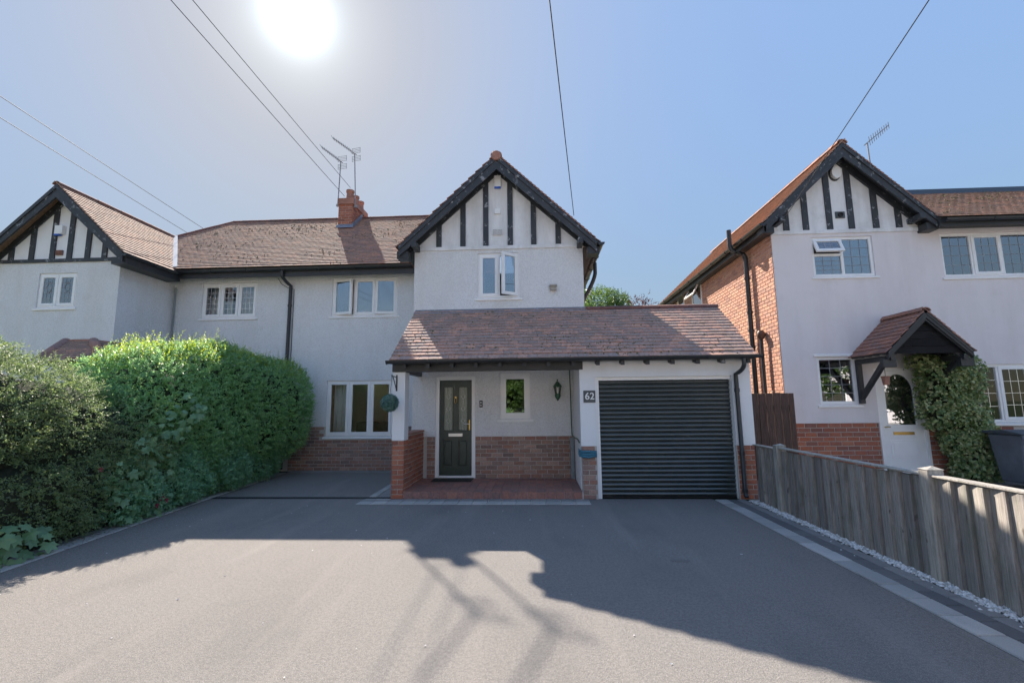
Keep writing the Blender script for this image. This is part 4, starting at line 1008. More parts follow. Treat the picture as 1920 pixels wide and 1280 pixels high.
# bracket and topiary ball
bp = onY(735.5, 720, YA); br = thing('basket_bracket', 'black iron hanging bracket on the white porch column', 'bracket', (bp.x, YA, bp.z))
bx = onY(744, 720, YA).x; bz0, bz1 = onY(744, 733, YA).z, onY(744, 704, YA).z
tipx, tz = onY(734, 710, YA-.22).x, bz1+.0
tipy = YA-.24; tip = V((bx-.01, tipy, tz-.02))
mb = MB(); mb.box(bx-.012, bx+.012, YA-.012, YA, bz0, bz1+.01); mb.bar((bx, YA-.012, bz1-.03), tip, .014, .014); mb.bar((bx, YA-.012, bz0+.02), (bx-.008, tipy+.04, tz-.03), .012, .012)
mb.tube([tip+V((0, -.0, .0)), tip+V((0, -.02, .02)), tip+V((0, -.035, .0)), tip+V((0, -.02, -.02)), tip+V((0, -.005, -.03))], .007, 6)
mb.build('frame', 'black_plain', br)
bc = onY(731, 755, tipy); bc = V((tip.x-.03, tipy-.01, bc.z)); R_ = .142
ball = thing('topiary_ball', 'round grey green artificial topiary ball hanging from the porch bracket', 'topiary', bc-V((0, 0, R_)))
MB().tube([tip+V((0, -.01, -.02)), bc+V((0, 0, R_*.9))], .0035, 5).build('chain', 'black_plain', ball)
d_ = unit(rng.normal(0, 1, (900, 3)))
core = bmesh.new(); bmesh.ops.create_icosphere(core, subdivisions=2, radius=R_*.82); cm = bpy.data.meshes.new('core'); core.to_mesh(cm); core.free(); cm.materials.append(MATS['twig_core']); mesh_obj('core', cm, ball, bc)
la, lr = sprigs(np.array(bc)+d_*R_*.72, d_, k=5, length=(.04, .055), L=(.035, .05), wr=.35, up=0.0, spread=.8)
leaf_object('foliage', la, lr, 'leaf_ball', ball, tuple(bc))
# hose, post and blue sheet at the garage's left pier
hp = AX0-.05
mb = MB(); pts = [V((hp-.015, YG-.03, 2.28)), V((hp-.01, YG-.05, 1.8)), V((hp-.005, YG-.05, 1.2)), V((hp, YG-.06, .98)), V((hp+.02, 9.2, .95)), V((hp+.035, 8.7, .96)), V((hp+.03, 8.3, .93))]
mb.tube(pts, .011, 8); tag(mb.build('garden_hose', 'hose_green', smooth=True), 'thin green hose running down the porch corner by the garage pier', 'hose')
tag(MB().box(hp-.045, hp+.03, YG-.14, YG-.06, .134, .93).build('corner_post', 'grey_post', bevel=.006), 'weathered grey green post standing in the corner of the porch step', 'post')
def crumple(c, sx, sy, sz, seed):
    b_ = bmesh.new(); bmesh.ops.create_icosphere(b_, subdivisions=3, radius=1.0)
    r = random.Random(seed); ks = [(V((r.gauss(0, 1), r.gauss(0, 1), r.gauss(0, 1)))*3, r.random()*6) for _ in range(7)]
    for v_ in b_.verts:
        f = 1+sum(.06*math.sin(k.dot(v_.co)+q) for k, q in ks); v_.co = V((v_.co.x*sx, v_.co.y*sy, v_.co.z*sz))*f
    mm = bpy.data.meshes.new('sheet'); b_.to_mesh(mm); b_.free(); return mm
p = onY(1104, 850, YA); mm = crumple(None, .17, .13, .075, 4); mm.materials.append(MATS['blue_sheet'])
bsh = MB(); zz = [.80, .835, .865, .895]
# folds of sheet wrapped round the pier's top bricks
o = thing('blue_sheet', 'crumpled blue plastic sheet wrapped round the garage pier below the number plaque', 'sheet', (p.x, YA-.01, p.z))
for k, (dz, sg_) in enumerate(((-.045, .05), (-.01, .02), (.03, -.03))):
    pts = [V((AX0-.03, YA+.16, p.z+dz+.03)), V((AX0-.025, YA+.02, p.z+dz+.01)), V((AX0+.02, YA-.022, p.z+dz)), V(((AX0+ox0)/2, YA-.026, p.z+dz-sg_*.3)), V((ox0-.012, YA-.02, p.z+dz+sg_*.4))]
    fold = MB().tube(pts, [.016, .022, .024, .018, .022], 8); fold.build('fold', 'blue_sheet', o, smooth=True)
MB().extr([(AX0+.004, YA-.018, p.z-.075), (ox0-.004, YA-.018, p.z-.06), (ox0-.004, YA-.018, p.z+.05), (AX0+.004, YA-.018, p.z+.045)], (0, .022, 0)).build('wrap', 'blue_sheet', o, bevel=.01)

# ------------------------------------------------------------------ the attached house on the left
HL = thing('semi_detached_house', 'white attached house behind the hedges with timbered gable and leaded windows', 'house', (-10, 10.5, 0))
YL, LX1, LC, LZ, LS = 9.95, -9.58, -11.05, 6.78, .95
wl_ = rect(376, 530, 484, 597, YW); lg = rect(66, 511, 146, 577, YL)
lf = LC+1.78
wall(MB(), LX1, XP-.002, 0, EZ-.06, YW, YW+.25, [wl_]).build('rendered_wall', 'roughcast', HL)
wall(MB(), -12.75, LX1, 0, 5.02, YL, YL+.25, [lg]).build('rendered_wall', 'roughcast', HL)
MB().box(LX1-.25, LX1, YL+.252, YW+.24, 0, 5.05).build('return_wall', 'roughcast', HL)
MB().box(-12.75, -12.5, YL+.252, 16.2, 0, 5.0).build('side_wall', 'roughcast', HL)
MB().box(-12.5, XP, 16.0, 16.25, 0, 4.95).build('back_wall', 'roughcast', HL)
MB().box(-12.75, LX1+.01, YL-.035, YL+.1, 4.99, 5.07).build('string_band', 'black_timber', HL)
hw_ = (LZ-.12-5.07)/LS
MB().extr([(LC-hw_, YL+.012, 5.07), (LC+hw_, YL+.012, 5.07), (LC, YL+.012, LZ-.12)], (0, .22, 0)).build('gable_panel', 'smooth_render', HL)
studs(HL, (19, 57, 96, 128, 162, 194), 497, YL, LC, LZ, LS, 5.075, w=.12)
barge(HL, LC, LZ, LS, 1.78, 1.78, 9.65, YL, purlin=False, box=False)
LE = LZ-LS*1.8
vy = EY+(LZ-EZ)/((RZ-EZ)/(RY-EY)); hx0 = onY(440, 420, RY).x
wL, fr = roof(HL, 'main_roof', [(XP, EY, EZ), (XP, RY, RZ), (hx0, RY, RZ), (LC, vy, LZ), (LC+(LZ-EZ)/LS, EY, EZ)], (1, 0, 0), seed=12, whole=lambda p: abs(p.x-XP) < .2)
moss(wL, fr, 340, 13, size=(.012, .028))
yv = EY+(LE-EZ)/((RZ-EZ)/(RY-EY))
gL, fr = roof(HL, 'gable_roof', [(LC+1.8, 9.63, LE), (LC+1.8, yv, LE), (LC, vy, LZ), (LC, 9.63, LZ)], (0, 1, 0), seed=14)
MB().extr([(LC-1.8, 9.63, LE), (LC, 9.63, LZ), (LC, 14.5, LZ), (LC-1.8, 14.5, LE)], (0, 0, -.07)).build('gable_roof', 'tile_main_att', HL)
MB().extr([(hx0, RY, RZ), (LC, vy, LZ), (LC-1.8, 16.67, 4.905)], (0, 0, -.06)).build('hip_roof', 'tile_main_att', HL)
MB().extr([(XP, RY, RZ), (hx0, RY, RZ), (LC-1.8, 16.67, 4.905), (XP, 16.67, 4.905)], (0, 0, -.06)).build('back_roof', 'tile_main_att', HL)
ridge(wL, (hx0, RY, RZ-.02), (XP, RY, RZ-.02), .11, .32); ridge(wL, (LC, vy, LZ), (hx0, RY, RZ-.01), .10, .32)
ridge(gL, (LC, 9.62, LZ-.01), (LC, vy, LZ-.01), .10, .32, 'tile_orange')
mb = MB(); A, B = V((LC+.03, vy-.03, LZ)), V((LC+1.72, EY+.03, EZ+.02))
nrm = V((0, -.5, 1)).normalized(); d = (B-A).normalized(); sd = d.cross(nrm).normalized()
mb.extr([A-sd*.07+nrm*.045, A+sd*.07+nrm*.045, B+sd*.07+nrm*.045, B-sd*.07+nrm*.045], nrm*.02); mb.build('valley_flashing', 'white_flashing', wL)
MB().box(LX1+.02, XP, EY+.06, EY+.10, EZ-.24, EZ-.05).build('fascia', 'black_plain', HL); MB().box(LX1+.02, XP, EY+.10, YW, EZ-.13, EZ-.10).build('soffit', 'black_plain', HL)
gutter(HL, (LC+1.86, EY, EZ-.05), (XP-.01, EY, EZ-.05), .065); gutter(HL, (LC+1.86, 9.6, LE-.02), (LC+1.86, EY, LE-.02), .06)
MB().box(LX1+.005, LC+1.84, 9.7, EY+.1, LE-.23, LE-.07).build('fascia', 'black_plain', HL)
pipe(HL, [(LX1+.06, YW-.05, 4.75), (LX1+.06, YW-.05, .05)], .022, 'grey_post', 'waste_pipe')
LD = (4, 6, 'motif', 'cable_black')
window(HL, *lg, YL+.03, [(0, .5, 0, 1, 0), (.5, 1, 0, 1, 0)], lead=(3, 5, 'm', 'aerial_metal'), drop=.03)
window(HL, *wl_, YW+.03, [(0, .333, 0, 1, 0), (.333, .667, 0, 1, 0), (.667, 1, 0, 1, 0)], glass='glass_clear', lead=(3, 5, 'm', 'silver'), drop=.02)
MB().box(-12.4, XP-.05, 14.6, 14.7, .02, 5).build('room_wall', 'interior', HL); MB().box(-12.4, XP-.05, YW+.3, 14.55, 2.6, 2.75).build('upper_floor', 'interior', HL)
MB().box(-12.4, LX1-.27, YL+.27, YW+.28, 2.6, 2.75).build('upper_floor', 'interior', HL)
MB().box(-12.4, XP-.05, YW+.3, 15.9, 4.97, 5.03).build('ceiling', 'curtain', HL); MB().box(-12.4, LX1-.27, YL+.27, YW+.28, 4.97, 5.03).build('ceiling', 'curtain', HL)
for i, (a, b) in enumerate(((.04, .30), (.36, .44), (.58, .97))):
    w = wl_[1]-wl_[0]; curtain(HL, wl_[0]+w*a, wl_[0]+w*b, wl_[2]-.1, wl_[3]+.05, YW+.30, 20+i)
w = lg[1]-lg[0]; curtain(HL, lg[0]-.05, lg[1]+.05, lg[2]-.1, lg[3]+.05, YL+.33, 30)
p = onY(115, 435, YL); al = thing('alarm_box', 'white alarm box with a blue strip on the gable above the hedge', 'alarm', (p.x, YL, p.z))
MB().box(p.x-.10, p.x+.10, YL-.08, YL+.011, p.z-.07, p.z+.14).build('case', 'upvc', al, bevel=.012)
MB().box(p.x-.10, p.x+.03, YL-.084, YL, p.z-.105, p.z-.072).build('strobe', 'blue_plastic', al, bevel=.005)
grille(112, 474, YL, .16, .11, 'brown slotted air brick low in the gable above the hedge', 'terracotta', (5, 3))
# its porch roof behind the hedge
pa = onY(141, 640, 9.0); px0, px1 = onY(80, 665, 8.3).x, onY(200, 665, 8.3).x
LP = MB().box(px0+.2, px1-.2, 8.5, YL-.002, 0, pa.z-.52).build('porch', 'roughcast', HL)
zE = pa.z-.5; ap0, ap1 = V((pa.x-.35, YL-.01, pa.z)), V((pa.x+.35, YL-.01, pa.z))
for k, poly, ed in ((0, [(px0, 8.2, zE), (px1, 8.2, zE), (pa.x+.3, 9.1, pa.z), (pa.x-.3, 9.1, pa.z)], (1, 0, 0)),
                    (1, [(px1, 8.2, zE), (px1, YL-.02, zE), (pa.x+.3, YL-.02, pa.z), (pa.x+.3, 9.1, pa.z)], (0, 1, 0)),
                    (2, [(px0, 8.2, zE), (px0, YL-.02, zE), (pa.x-.3, YL-.02, pa.z), (pa.x-.3, 9.1, pa.z)], (0, 1, 0))):
    roof(HL, 'porch_roof', poly, ed, seed=40+k, gauge=.11)
for q0, q1 in (((px0, 8.2, zE), (pa.x-.3, 9.1, pa.z)), ((px1, 8.2, zE), (pa.x+.3, 9.1, pa.z))): ridge(HL, V(q0)+V((0, 0, .03)), V(q1)+V((0, 0, .03)), .085, .28, 'tile_orange', 'hip_tile')
MB().extr([(pa.x-.32, 9.05, pa.z), (pa.x+.32, 9.05, pa.z), (pa.x+.32, YL-.02, pa.z+.02), (pa.x-.32, YL-.02, pa.z+.02)], (0, 0, .05)).build('porch_ridge', 'terracotta', HL, bevel=.02)

# ------------------------------------------------------------------ the detached house on the right
YR, RX0, RC, RZT, RS = 10.3, 5.31, 6.87, 7.28, .985
HR = thing('detached_house', 'pink white house beyond the fence with brick side wall, timbered gable and tiled door canopy', 'house', (8, 12, 0))
RPL = onY(1560, 793, YR).z
uw = rect(1527, 442, 1634, 519, YR); uw2 = rect(1772, 432, 1990, 519, YR); sw = rect(1539, 668, 1603, 758, YR); bw = rect(1826, 681, 1990, 792, YR)
rd = (onY(1650, 800, YR).x, onY(1741, 800, YR).x, .10, onY(1690, 690, YR).z)
RW = 14.5
wall(MB(), RX0+.016, RW, RPL, 5.36, YR, YR+.25, [uw, uw2, sw, bw, rd]).build('rendered_wall', 'pink_render', HR)
rp = wall(MB(), RX0+.016, RW, 0, RPL, YR+.022, YR+.25, [rd, bw]).build('brick_plinth', 'mortar', HR)
bricks(rp, (RX0+.005, YR+.010, .0), (1, 0, 0), (0, -1, 0), rd[0]-RX0-.01, RPL, 'brick_red', course=.0945, length=.245, joint=.013)
bricks(rp, (rd[1], YR+.010, .0), (1, 0, 0), (0, -1, 0), 9.9-rd[1], RPL, 'brick_red', course=.0945, length=.245, joint=.013, keep=lambda c, i: not (c.x > bw[0]-.12 and c.z > bw[2]-.1))
nb_front = len([o for o in bpy.data.objects if o.parent == rp])
rs = MB().box(RX0+.014, RX0+.25, YR+.252, 19.4, 0, 5.36).build('side_wall', 'mortar', HR)
sb2 = MB(); kept = [0]
def far(c, i):
    if c.y < 12.0 and 1.7 < c.z < 5.3 and kept[0] < 190: kept[0] += 1; return False
    return True
bricks(rs, (RX0+.002, 19.4, 0), (0, -1, 0), (-1, 0, 0), 19.4-YR-.004, 5.34, 'brick_warm', course=.083, length=.232, joint=.012, stuff=(sb2, far))
tag(sb2.build('brickwork', 'brick_warm_att', rs), kind='stuff')
MB().box(RX0+.3, RW, 19.1, 19.35, 0, 5.3).build('back_wall', 'mortar', HR)
MB().box(RW-.25, RW, YR+.252, 19.1, 0, 5.3).build('side_wall', 'pink_render', HR)
MB().box(RX0-.012, 8.5, YR-.028, YR+.1, 5.30, 5.39).build('string_band', 'gable_render', HR, bevel=.01)
hw_ = (RZT-.12-5.39)/RS
MB().extr([(RC-min(hw_, RC-RX0), YR+.012, 5.39), (RC+hw_, YR+.012, 5.39), (RC, YR+.012, RZT-.12), (RC-min(hw_, RC-RX0), YR+.012, RZT-.12-RS*min(hw_, RC-RX0))], (0, .22, 0)).build('gable_panel', 'gable_render', HR)
studs(HR, (1474, 1511, 1556, 1597, 1643, 1686), 425, YR, RC, RZT, RS, 5.395, w=.125)
barge(HR, RC, RZT, RS, 1.78, 1.80, 10.0, YR)
RE = RZT-RS*1.82
rl, fr = roof(HR, 'side_roof', [(RC-1.82, 9.98, RE), (RC-1.82, 19.6, RE), (RC, 17.6, RZT), (RC, 9.98, RZT)], (0, 1, 0), tile='tile_main_att', seed=50)
MRZ, MRY, MEZ, MEY = onY(1810, 362, 12.3).z, 12.3, 5.46, 9.92
sl_ = (MRZ-MEZ)/(MRY-MEY)
gy = MEY+(RZT-MEZ)/sl_
rr_, fr2 = roof(HR, 'gable_roof', [(RC+1.84, 9.98, RZT-RS*1.84), (RC, 9.98, RZT), (RC, 12.9, RZT), (RC+1.84, 12.9, RZT-RS*1.84)], (0, 1, 0), tile='tile_orange_att', seed=51)
rm, fr3 = roof(HR, 'main_roof', [(RC+1.80, MEY, MEZ), (RW+.2, MEY, MEZ), (RW+.2, MRY, MRZ), (RC+.5, MRY, MRZ)], (1, 0, 0), tile='tile_main_att', seed=52)
moss(rm, fr3, 200, 53)
MB().extr([(RC, MRY, MRZ), (RW+.2, MRY, MRZ), (RW+.2, 19.5, 5.0), (RC, 19.5, 5.3)], (0, 0, -.08)).build('back_roof', 'tile_main_att', HR)
MB().extr([(RC, 10, RZT), (RC, 17.6, RZT), (RC+3.2, 19.5, 5.0)], (0, 0, -.06)).build('back_roof', 'tile_main_att', HR)
MB().extr([(RC+.9, MRY-.18, MRZ-.10), (RW+.2, MRY-.18, MRZ-.10), (RW+.2, MRY, MRZ+.14), (RC+.9, MRY, MRZ+.14)], (0, .1, .0)).build('ridge_cap', 'black_plain', rm)
ridge(rl, (RC, 9.97, RZT-.01), (RC, 17.6, RZT-.01), .115, .33, 'tile_orange')
gutter(HR, (RC-1.88, 9.95, RE-.03), (RC-1.88, 19.6, RE-.03), .062)
MB().box(RC-1.80, RC-1.76, 10.05, 19.5, RE-.19, RE-.06).build('fascia', 'black_plain', HR)
MB().box(RC-1.76, RX0+.02, 10.3, 19.4, RE-.17, RE-.12).build('soffit', 'black_plain', HR)
gutter(HR, (RC+1.86, MEY-.04, MEZ-.05), (RW, MEY-.04, MEZ-.05), .06)
MB().box(RC+1.80, RW, MEY+.03, MEY+.07, MEZ-.18, MEZ-.05).build('fascia', 'black_plain', HR); MB().box(RC+1.80, RW, MEY+.07, YR, MEZ-.12, MEZ-.095).build('soffit', 'black_plain', HR)
window(HR, *uw, YR+.03, [(0, .5, 0, .56, None), (0, .5, .56, 1, math.radians(24), 'T'), (.5, 1, 0, 1, None)], lead=(3, 4), fw=.06, label='upper window with an open top-hung vent', drop=.02)
window(HR, *uw2, YR+.03, [(0, .25, 0, 1, None), (.25, .5, 0, 1, 0), (.5, .75, 0, 1, None), (.75, 1, 0, 1, 0)], lead=(3, 4), drop=.03)
window(HR, *sw, YR+.03, [(0, 1, 0, 1, None)], lead=(3, 5), fw=.065, drop=.03)
window(HR, *bw, YR+.03, [(0, .33, 0, 1, None), (.33, .67, 0, 1, 0), (.67, 1, 0, 1, None)], glass='glass_clear', lead=(3, 4), fw=.06, leadmat='silver', drop=.03)
MB().box(sw[0]-.06, sw[1]+.06, YR-.03, YR+.02, sw[3]+.002, sw[3]+.06).build('lintel', 'upvc', HR, bevel=.006)
MB().box(RX0+.3, RW-.3, YR+.27, 19, 2.6, 2.75).build('upper_floor', 'interior', HR); MB().box(RX0+.3, RW-.3, 13.0, 13.1, .02, 5.3).build('room_wall', 'interior', HR)
MB().box(RX0+.3, RW-.3, YR+.27, 19, 5.25, 5.30).build('ceiling', 'curtain', HR)
# side wall windows and pipes
def side_window(y0, y1, z0, z1, open_):
    mb = MB(); x = RX0-.02; f = .06
    mb.box(x, x+.06, y0, y1, z0, z0+f); mb.box(x, x+.06, y0, y1, z1-f, z1); mb.box(x, x+.06, y0, y0+f, z0+f, z1-f); mb.box(x, x+.06, y1-f, y1, z0+f, z1-f)
    o = mb.build('window', 'upvc', HR, bevel=.004)
    MB().box(x+.02, x+.03, y0+f, y1-f, z0+f, z1-f).build('pane', 'glass', o)
    if open_:
        s = MB(); hz = (z1-z0)*.5; a = math.radians(28)
        for q in ((y0, y1, 0, f), (y0, y1, hz-f, hz), (y0, y0+f, f, hz-f), (y1-f, y1, f, hz-f)): s.box(-.04, 0, q[0], q[1], -q[3], -q[2])
        rot = Matrix.Rotation(a, 3, 'Y'); piv = V((x, 0, z1)); s.v = [tuple(rot @ V(v_)+piv) for v_ in s.v]; s.build('sash', 'upvc', o, bevel=.004)
        s = MB(); s.box(-.022, -.016, y0+f, y1-f, -hz+f, -f); s.v = [tuple(rot @ V(v_)+piv) for v_ in s.v]; s.build('pane', 'glass', o)
    MB().box(RX0-.06, RX0+.02, y0-.05, y1+.05, z0-.04, z0-.001).build('sill', 'upvc', o)
y_ = onX(1306, 545, RX0).y; z_ = onX(1306, 545, RX0).z
side_window(y_-.45, y_+.45, z_-.75, z_+.22, True)
y_ = onX(1277, 560, RX0).y; side_window(y_-.35, y_+.4, z_-.75, z_+.20, False)
q = onX(1408, 600, RX0-.08); sy = q.y
pipe(HR, [(RX0-.45, sy, RE+.35), (RX0-.45, sy, RE+.02)]+bend((RX0-.45, sy, RE-.02), (RX0-.45, sy, RE-.2), (RX0-.27, sy, RE-.24))+bend((RX0-.2, sy, RE-.25), (RX0-.09, sy, RE-.27), (RX0-.09, sy, RE-.45))+[(RX0-.09, sy, RE-.6), (RX0-.09, sy, .05)], .055, name='soil_pipe', clips=[(RX0-.09, sy, 4.6), (RX0-.09, sy, 3.3), (RX0-.09, sy, 2.9), (RX0-.09, sy, 3.75)])
q = onX(1432, 680, RX0-.08); fl = V((RX0-.09, q.y, onX(1432, 626, RX0-.08).z))
pipe(HR, [(fl.x, fl.y, .05), (fl.x, fl.y, fl.z-.1)], .035, name='waste_pipe', clips=[(fl.x, fl.y, 2.4)])
MB().lathe((0, 0, 0), [(.001, -.1), (.07, -.095), (.085, -.05), (.085, .05), (.07, .095), (.001, .1)], 14).build  # (profile only)
mb = MB(); mb.lathe(fl, [(.001, -.11), (.06, -.10), (.09, -.04), (.09, .04), (.06, .09), (.001, .10)], 14); mb.build('flue_terminal', 'copper_pipe', HR, smooth=True)
p = onY(1565, 325, YR); al = thing('satellite_alarm', 'round topped cream alarm box at the apex of the gable beyond the fence', 'alarm', (p.x, YR, p.z))
mb = MB(); mb.extr([(p.x+math.cos(t_)*.11, YR+.011, p.z+math.sin(t_)*.15) for t_ in [2*math.pi*k/20 for k in range(20)]], (0, -.09, 0)); mb.build('case', 'upvc', al, bevel=.01)
MB().extr([(p.x+math.cos(t_)*.13-.01, YR+.011, p.z+math.sin(t_)*.175-.01) for t_ in [2*math.pi*k/20 for k in range(20)]], (0, -.02, 0)).build('back_plate', 'black_plain', al)
p = onY(1575, 403, YR); vt = thing('wall_vent', 'square dark vent with a round outlet between studs of the gable beyond the fence', 'vent', (p.x, YR, p.z))
MB().box(p.x-.10, p.x+.10, YR-.012, YR+.011, p.z-.075, p.z+.075).build('plate', 'sign_slate', vt)
MB().lathe((p.x, YR-.012, p.z), [(.055, 0), (.055, -.025), (.04, -.025), (.04, -.005)], 14, axis='y').build('outlet', 'cable_black', vt, smooth=True)
ft = V((onY(1632, 320, 11.0).x, 11.0, 0)); ft.z = RZT-RS*abs(ft.x-RC)
tp = onY(1626, 268, 11.0); aerial('pale aerial with a toothed boom above the tiled gable beyond the fence', (tp.x+.03, 11.0, ft.z), tp, onY(1666, 235, 11.0)-tp, n=10, s=.75, box=False)
# door with arched glass
f_ = .06; dm = MB(); a, b, c, d = rd
dm.box(a, a+f_, YR+.0, YR+.09, c, d); dm.box(b-f_, b, YR+.0, YR+.09, c, d); dm.box(a+f_, b-f_, YR+.0, YR+.09, d-f_, d); dm.box(a+f_, b-f_, YR-.03, YR+.1, c-.06, c+.03)
RD = dm.build('front_door', 'upvc', HR, bevel=.004)
a += f_+.003; b -= f_+.003; c += .035; d -= f_+.003; Wd, Hd = b-a, d-c
gx0_, gx1_, gz0_, gz1_ = a+Wd*.16, b-Wd*.16, c+Hd*.46, c+Hd*.80
wall(MB(), a, b, c, d, YR+.03, YR+.075, [(gx0_, gx1_, gz0_, d-.06)]).build('leaf', 'upvc', RD, bevel=.003)
arc = [(gx0_, gz1_)]+[((gx0_+gx1_)/2-math.cos(math.pi*k/10)*(gx1_-gx0_)/2, gz1_+math.sin(math.pi*k/10)*(d-.062-gz1_)) for k in range(11)]+[(gx1_, gz1_), (gx1_, d-.06), (gx0_, d-.06)]
MB().extr([(x, YR+.032, z) for x, z in arc], (0, .04, 0)).build('arch', 'upvc', RD)
MB().box(gx0_-.01, gx1_+.01, YR+.05, YR+.058, gz0_-.01, d-.05).build('pane', 'glass', RD)
MB().box(a+Wd*.25, b-Wd*.25, YR+.02, YR+.03, c+Hd*.36, c+Hd*.39).build('letterbox', 'brass', RD, bevel=.003)
for i_, yy in ((.0, .022), (.05, .016)): MB().box(a+Wd*.16+i_, b-Wd*.16-i_, YR+yy, YR+.032, c+Hd*.13+i_, c+Hd*.31-i_).build('panel', 'upvc', RD, bevel=.006)
MB().tube([(a+.06, YR+.03, c+Hd*.44), (a+.06, YR-.01, c+Hd*.44), (a+.14, YR-.015, c+Hd*.44)], .011, 8).build('handle', 'brass', RD, smooth=True)
# tiled canopy over that door
YC = 9.22
ca, cl, cr = onY(1737, 582, YC), onY(1665, 660, YC), onY(1828, 660, YC)
hwc = (cr.x-cl.x)/2; ccx = (cl.x+cr.x)/2; cz1 = ca.z; cs = (cz1-cl.z)/hwc
for sgn, nm in ((-1, 61), (1, 62)):
    e = ccx+sgn*hwc
    cd_, frc = roof(HR, 'canopy_roof', [(e, YC, cl.z), (e, YR-.004, cl.z), (ccx, YR-.004, cz1), (ccx, YC, cz1)], (0, 1, 0), tile='tile_orange_att', tile_obj='tile_orange', individual=60, gauge=.115, tw=.165, deck=.045, seed=nm)
ridge(cd_, (ccx, YC-.01, cz1-.005), (ccx, YR-.01, cz1-.005), .10, .36, 'tile_orange')
barge(HR, ccx, cz1-.03, cs, hwc-.01, hwc-.01, YC+.03, YC+.16, depth=.11, mat='black_plain', purlin=False)
nb_ = 5
for i in range(nb_):
    z0 = cl.z-.02+(cz1-cl.z-.08)*i/nb_; z1 = z0+(cz1-cl.z-.08)/nb_-.006
    h0, h1 = (cz1-.08-z0)/cs, max(.02, (cz1-.08-z1)/cs)
    MB().extr([(ccx-h0, YC+.10, z0), (ccx+h0, YC+.10, z0), (ccx+h1, YC+.10+.008, z1), (ccx-h1, YC+.10+.008, z1)], (0, .02, 0)).build('gable_board', 'canopy_board', HR)
for sgn in (-1, 1):
    e = ccx+sgn*(hwc-.12)
    MB().bar((e, YR-.045, cl.z-.98), (e, YR-.045, cl.z-.06), .09, .08, (0, 1, 0)).build('canopy_post', 'black_plain', HR)
    MB().bar((e, YR-.02, cl.z-.10), (e, YC+.05, cl.z-.10), .085, .10).build('canopy_arm', 'black_plain', HR)
    MB().bar((e, YR-.06, cl.z-.86), (e, YC+.25, cl.z-.13), .075, .09).build('canopy_brace', 'black_plain', HR)
    for k in range(4): MB().box(e-.05 if sgn < 0 else e-.02, e+.02 if sgn < 0 else e+.05, YC+.2+k*.22, YC+.26+k*.22, cl.z-.03, cl.z+.02).build('canopy_rafter', 'black_plain', HR)
# hanging flowerpot under the canopy
p = onY(1661, 713, 9.75); pt = thing('hanging_pot', 'small terracotta pot hanging under the tiled door canopy', 'pot', p)
MB().lathe(p, [(.055, -.09), (.072, .06), (.08, .062), (.08, .085), (.07, .085), (.06, 0)], 14).build('pot', 'terracotta', pt, smooth=True)
MB().tube([p+V((0, 0, .08)), V((p.x, 9.75, cl.z-.1))], .004, 5).build('wire', 'cable_black', pt)

# wheelie bin
bn = V((onZ(1878, 920, 0).x, 9.15, 0)); b0 = onY(1845, 815, 9.64).x+.03; b1 = b0+.60
WB = thing('wheelie_bin', 'dark grey wheelie bin beside the ivy in front of the pink white house', 'bin', ((b0+b1)/2, 9.3, 0))
zt = onY(1850, 815, 9.15).z
bm_ = MB(); bm_.faces([(b0+.06, 9.08, .08), (b1-.06, 9.08, .08), (b1-.06, 9.52, .08), (b0+.06, 9.52, .08), (b0, 8.95, zt), (b1, 8.95, zt), (b1, 9.62, zt), (b0, 9.62, zt)], [(0, 1, 2, 3), (4, 5, 6, 7), (0, 1, 5, 4), (1, 2, 6, 5), (2, 3, 7, 6), (3, 0, 4, 7)])
bm_.build('body', 'bin_grey', WB, bevel=.03)
MB().extr([(b0-.03, 8.92, zt+.002), (b0-.03, 9.68, zt+.002), (b0-.03, 9.68, zt+.05), (b0-.03, 9.3, zt+.085), (b0-.03, 8.92, zt+.03)], (b1-b0+.06, 0, 0)).build('lid', 'bin_lid', WB, bevel=.015)
MB().box(b0-.015, b1+.015, 8.93, 8.96, zt-.07, zt-.002).build('rim', 'bin_grey', WB, bevel=.008)
for x in (b0+.02, b1-.08):
    mb = MB(); k = 16; mb.extr([(x, 9.12+math.cos(2*math.pi*j/k)*.10-.14, .10+math.sin(2*math.pi*j/k)*.10) for j in range(k)], (.06, 0, 0)); mb.build('wheel', 'cable_black', WB, bevel=.01)
MB().box((b0+b1)/2-.01, (b0+b1)/2+.01, 8.97, 9.02, .3, zt-.1).build('rib', 'bin_grey', WB)
MB().box(b0+.10, b1-.02, 9.0, 9.03, .17, .20).build('axle', 'cable_black', WB)

# ------------------------------------------------------------------ fences
FX = 3.60
FN = thing('garden_fence', 'weathered grey close-board fence with thick posts along the right side of the drive', 'fence', (FX, 4.5, 0))
posts = [onZ(1463, 960).y, onZ(1712, 1092).y]; posts[1] = 4.55; posts = [7.22, 4.55, 1.9, -.8]
fy = [7.98]+posts
def fh(y): return .90+(.02 if y < 5 else 0)
for y in posts:
    MB().extr([(FX-.085, y-.055, 0), (FX+.055, y-.055, 0), (FX+.055, y+.055, 0), (FX-.085, y+.055, 0)], (0, 0, fh(y)+.055)).build('post', 'fence_post', FN, bevel=.006)
    MB().faces([(FX-.09, y-.06, fh(y)+.056), (FX+.06, y-.06, fh(y)+.056), (FX+.06, y+.06, fh(y)+.056), (FX-.09, y+.06, fh(y)+.056), (FX, y, fh(y)+.085)], [(0, 1, 4), (1, 2, 4), (2, 3, 4), (3, 0, 4), (3, 2, 1, 0)]).build('post_cap', 'fence_post', FN)
